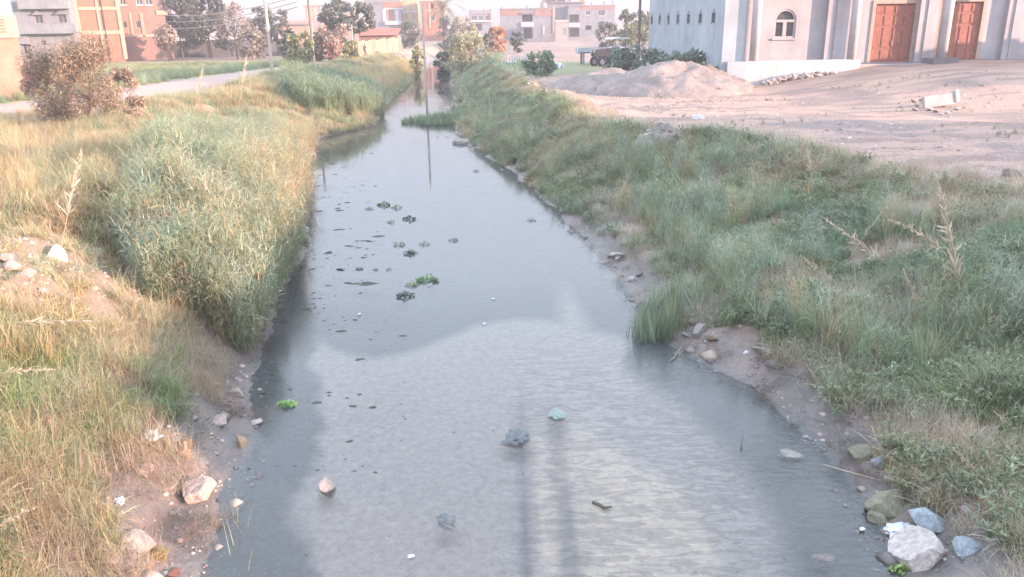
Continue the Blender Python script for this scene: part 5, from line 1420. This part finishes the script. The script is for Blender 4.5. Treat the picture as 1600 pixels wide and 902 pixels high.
tag(link("dark_twigs", me), "black twigs poking from the water beside the left reeds", "twigs", kind='stuff')

# litter in the water and on the mud
M_dkpl = mat("dark_plastic", (.09, .105, .115), rough=.4, var=.5, scale=8); M_grnpl = mat("pale_green_plastic", (.17, .22, .205), rough=.4, var=.2)
bag(808, 686, .17, "dark plastic clump half sunk in the shallow stream", M_dkpl, 11, WATER_Z, .18, "plastic")
bag(870, 648, .12, "pale green scrap of plastic in the shallow stream", M_grnpl, 12, WATER_Z, .08, "plastic")
bag(698, 816, .10, "small dark scrap of plastic on the silt near the bottom", M_dkpl, 13, WATER_Z, .15, "plastic")
bag(233, 684, .12, "crumpled whitish plastic on the left mud by the grass", M_plastic, 14, None, .5, "plastic")
bag(187, 786, .06, "two tiny white scraps in the lower left grass", M_plastic, 15, None, .6, "plastic")
bag(1405, 830, .13, "torn whitish plastic strip above the large white block", M_plastic, 16, None, .35, "plastic")
bag(1232, 318, .09, "white scrap caught high in the right grass", M_plastic, 17, None, .8, "plastic")
bag(1363, 467, .09, "white scrap in the middle of the right grass", M_plastic, 18, None, .8, "plastic")
bag(1483, 464, .10, "rounded pale blue scrap in the right grass below the dry stalk", mat("pale_blue_plastic", (.5, .62, .68), rough=.4), 19, None, .8, "plastic")
bag(1578, 494, .05, "tiny bright white scrap at the right edge slope", M_plastic, 20, None, .9, "plastic")
bag(1166, 554, .05, "small white scrap at the right mud edge", M_plastic, 21, None, .8, "plastic")
for k, (px_, py_, lab) in enumerate(((757, 507, "white fleck floating in mid canal, lower one"), (771, 468, "white fleck floating in mid canal, upper one"), (562, 492, "pale fleck floating below the dark weeds"), (642, 871, "white fleck on the silt at the bottom of the photo"), (1347, 829, "white fleck in the right shallows"))):
    bag(px_, py_, .028, lab, M_plastic, 30 + k, WATER_Z, .3, "scrap", "scrap")
def stick(pts_px, z, rad, label, col=(.10, .09, .07), up=0):
    q_ = [P(a_, b_, z) for a_, b_ in pts_px]; q_ = [v_ + Vector((0, 0, .02 + up * i)) for i, v_ in enumerate(q_)]
    o = MB().tube([v_ - q_[0] for v_ in q_], [rad] * (len(q_) - 1) + [rad * .4], 6).build("stick", mat("wet_wood_%d" % int(col[0] * 100), col), None, smooth=True); o.location = q_[0]; return tag(o, label, "stick")
stick([(926, 787), (936, 791), (944, 796), (956, 794)], WATER_Z, .022, "short dark crooked stick on the sand tongue")
stick([(1158, 706), (1159, 694)], WATER_Z, .012, "tiny dark twig standing in the right shallows", up=.12)
stick([(1285, 728), (1330, 743), (1375, 757)], WATER_Z + .05, .008, "long thin cane lying over the right mud toward the boulders", (.40, .34, .26), .02)
stick([(1080, 520), (1054, 560), (1046, 566)], WATER_Z, .01, "thin cane at the foot of the rushes", (.3, .28, .22))

# ------------------------------------------------------------------ tall plumed canes
M_cane = leafmat("cane", (.50, .42, .33), .25); M_caneg = leafmat("cane_green", (.26, .31, .18), .25)
def cane(b0, tip, dy, label, m, seed, plume=.5, sag=.12, wid=1.0, dens=34):
    rnd = random.Random(seed)
    A = PG(*b0); B = PY(tip[0], tip[1], A.y + dy)
    n_ = 15; ln_ = (B - A).length; pts = []
    for i in range(n_):
        t_ = i / (n_ - 1); q_ = A.lerp(B, t_) - A; q_.z += math.sin(t_ * math.pi) * ln_ * sag; pts.append(q_)
    mb = MB().tube(pts, [.008 * (1 - .7 * i / n_) * wid for i in range(n_)], 5)
    root = empty("plumed_cane", A, 0, label, "reed stalk")
    me = npmesh("stem", np.array(mb.v), [np.array([f for f in mb.f if len(f) == 4])], m); a = me.attributes.new("shade", 'FLOAT_VECTOR', 'POINT'); a.data.foreach_set("vector", np.full(len(mb.v) * 3, .9, np.float32)); link("stem", me, root)
    V, Q, Tt, S_ = [], [], [], []
    for k in range(dens):
        t_ = 1 - plume + plume * k / dens; f_ = t_ * (n_ - 1); i = min(int(f_), n_ - 2); q_ = pts[i].lerp(pts[i + 1], f_ - i); tv = (pts[i + 1] - pts[i]).normalized()
        for _ in range(3):
            dv = (tv * rnd.uniform(.8, 1.6) + Vector((rnd.gauss(0, .45), rnd.gauss(0, .45), rnd.gauss(0, .4)))).normalized(); L = ln_ * .11 * (1.15 - (t_ - 1 + plume) / plume) * rnd.uniform(.7, 1.3)
            sd = dv.cross(Vector((rnd.gauss(0, 1), rnd.gauss(0, 1), rnd.gauss(0, 1)))).normalized() * .007 * wid; j = len(V)
            V += [tuple(q_ - sd * .5), tuple(q_ + sd * .5), tuple(q_ + dv * L * .6 + sd), tuple(q_ + dv * L * .6 - sd), tuple(q_ + dv * L)]
            Q.append((j, j + 1, j + 2, j + 3)); Tt.append((j + 3, j + 2, j + 4)); S_ += [rnd.uniform(.8, 1.3)] * 5
    me = npmesh("plume", np.array(V), [np.array(Q), np.array(Tt)], m); a = me.attributes.new("shade", 'FLOAT_VECTOR', 'POINT'); a.data.foreach_set("vector", np.repeat(S_, 3).astype(np.float32)); link("plume", me, root)
    return root
cane((1508, 500), (1462, 272), .3, "tall stout dry cane with a rosy tip above the right crest", M_cane, 1, .75, .03, 1.8, 44)
cane((1500, 420), (1388, 342), -.4, "dry side cane pointing left from the tall stout cane", M_cane, 2, .7, .06, 1.2)
cane((1508, 430), (1590, 390), .4, "dry side cane pointing right from the tall stout cane", M_cane, 3, .6, .08)
cane((1445, 520), (1411, 420), .1, "short pale plumed cane left of the tall stout one", M_cane, 4, .7, .06, 1.3)
cane((1405, 430), (1282, 338), -.3, "long pale cane leaning left across the right grass", M_cane, 5, .75, .02, 1.2, 40)
cane((1272, 310), (1260, 218), .2, "upright rosy plume standing on the right crest", M_cane, 6, .55, .02)
cane((1090, 335), (1022, 234), -.2, "arching feathery green plume near the dark earth mound", M_caneg, 7, .7, .06, 1.5, 44)
cane((1068, 320), (1012, 262), -.2, "smaller green plume left below the arching feathery one", M_caneg, 8, .7, .06, 1.3)
cane((1145, 440), (1036, 492), -.6, "green feathery frond hanging over the rushes", M_caneg, 9, .7, .06, 1.2)
cane((1185, 330), (1180, 262), .2, "thin upright green plume between the arching plume and the rosy one", M_caneg, 10, .6, .02)
cane((1598, 690), (1552, 642), .0, "white plumed grass tip entering at the right edge", M_cane, 11, .8, .05)
cane((1540, 760), (1490, 702), -.1, "dry brown plume low in the right grass", M_cane, 12, .6, .05)
cane((-30, 512), (156, 503), .1, "long herringbone dry frond pointing right at the left edge", M_cane, 13, .8, .03, 1.1, 26)
cane((-30, 590), (88, 578), .1, "second dry frond below the long herringbone one at the left edge", M_cane, 14, .7, .04, 1.0, 26)
cane((-40, 850), (62, 790), .05, "straw bundle crossing the lower left corner", M_cane, 15, .8, .05, 1.0, 26)
cane((90, 420), (128, 232), .3, "tall straw plume on the left slope, leftmost of the two", M_cane, 16, .6, .02)
cane((232, 360), (302, 298), .2, "straw plume leaning right toward the green reeds", M_cane, 17, .7, .05, 1.3)
cane((245, 300), (262, 188), .3, "pale stalk rising over the left reed mass", M_caneg, 18, .5, .02)
cane((300, 200), (318, 100), .3, "pale plume before the green field, left one", M_cane, 19, .5, .02, 1.4)
cane((372, 180), (386, 84), .3, "pale plume before the green field, right one", M_cane, 20, .5, .02, 1.4)
cane((1330, 400), (1380, 330), .2, "thin dry cane rising in the right grass before the tall stout one", M_cane, 21, .6, .03)
cane((1330, 470), (1250, 400), -.2, "pale low cane leaning left in mid slope of the right bank", M_cane, 22, .7, .04)

# ------------------------------------------------------------------ unseen houses added on the right to throw shade on canal and yard
def add_shade_house(x, y, w, d_, h_, rz, label, m_):
    root = empty("shade_house", (x, y, 0), rz, label, "house")
    ops = []
    u = 1.0
    while u < w - 1.6: ops.append((u, u + 1.1, 1.1, 2.4)); u += 2.9
    wall_open(0, w, -.3, h_, ops, th=.25).build("wall", m_, root)
    MB().box(0, .25, .25, d_, -.3, h_).box(w - .25, w, .25, d_, -.3, h_).box(.25, w - .25, d_ - .25, d_, -.3, h_).build("side_wall", m_, root)
    MB().box(-.2, w + .2, -.2, d_ + .2, h_, h_ + .2).build("roof", M_palegrey, root)
    for o_ in ops: window(root, *o_)
    return root
add_shade_house(27, 11.5, 13, 9, 5.0, R(-90), "unseen cream house added on the right to shade the canal", M_cream)
add_shade_house(27, 23.6, 11.2, 8, 4.6, R(-90), "unseen brick house added on the right to shade the right bank", M_orange)
add_shade_house(45, 45, 15, 8, 5.2, R(-90), "unseen long white house added beyond the yard to shade it", M_white)

x, y, d = bank_points(1, 1500, 6, 30, -.15, 1.5, seed=360); k = fbm(x, y, .6, 3, 361) > .52; p = stand(x, y, k); p[:, 2] = np.maximum(p[:, 2], WATER_Z - .02)
scatter("margin_debris", "rotting stems and roots on the mud of the right margin", [('twig', 51), ('twig', 52)], p, RNG.uniform(.3, .6, len(p)), pal([(.14, .12, .10), (.24, .21, .18), GREY], [3, 2, 1], len(p)), cat='debris', tilt=.7)
x, y, d = bank_points(-1, 1700, 6, 30, -.15, 1.6, seed=362); k = fbm(x, y, .6, 3, 363) > .5; p = stand(x, y, k); p[:, 2] = np.maximum(p[:, 2], WATER_Z - .02)
scatter("margin_debris", "rotting stems and roots on the mud of the left margin", [('twig', 53), ('twig', 54)], p, RNG.uniform(.3, .65, len(p)), pal([(.14, .12, .10), (.26, .20, .17), BROWN], [3, 2, 1], len(p)), cat='debris', tilt=.7)


# ------------------------------------------------------------------ air
hz = MB().box(-260, 260, -90, 330, -3.6, 16.5).build("haze", None or bpy.data.materials.new("haze_air"))
tag(hz, kind='stuff', label='thin pinkish evening haze filling the valley of the canal')
hm = hz.data.materials[0]; hm.use_nodes = True
n, l = hm.node_tree.nodes, hm.node_tree.links
n.remove(n["Principled BSDF"])
pv = n.new("ShaderNodeVolumePrincipled"); pv.inputs["Color"].default_value = (.62, .60, .65, 1); pv.inputs["Density"].default_value = .0013
pv.inputs["Anisotropy"].default_value = .2
l.new(pv.outputs[0], n["Material Output"].inputs["Volume"])
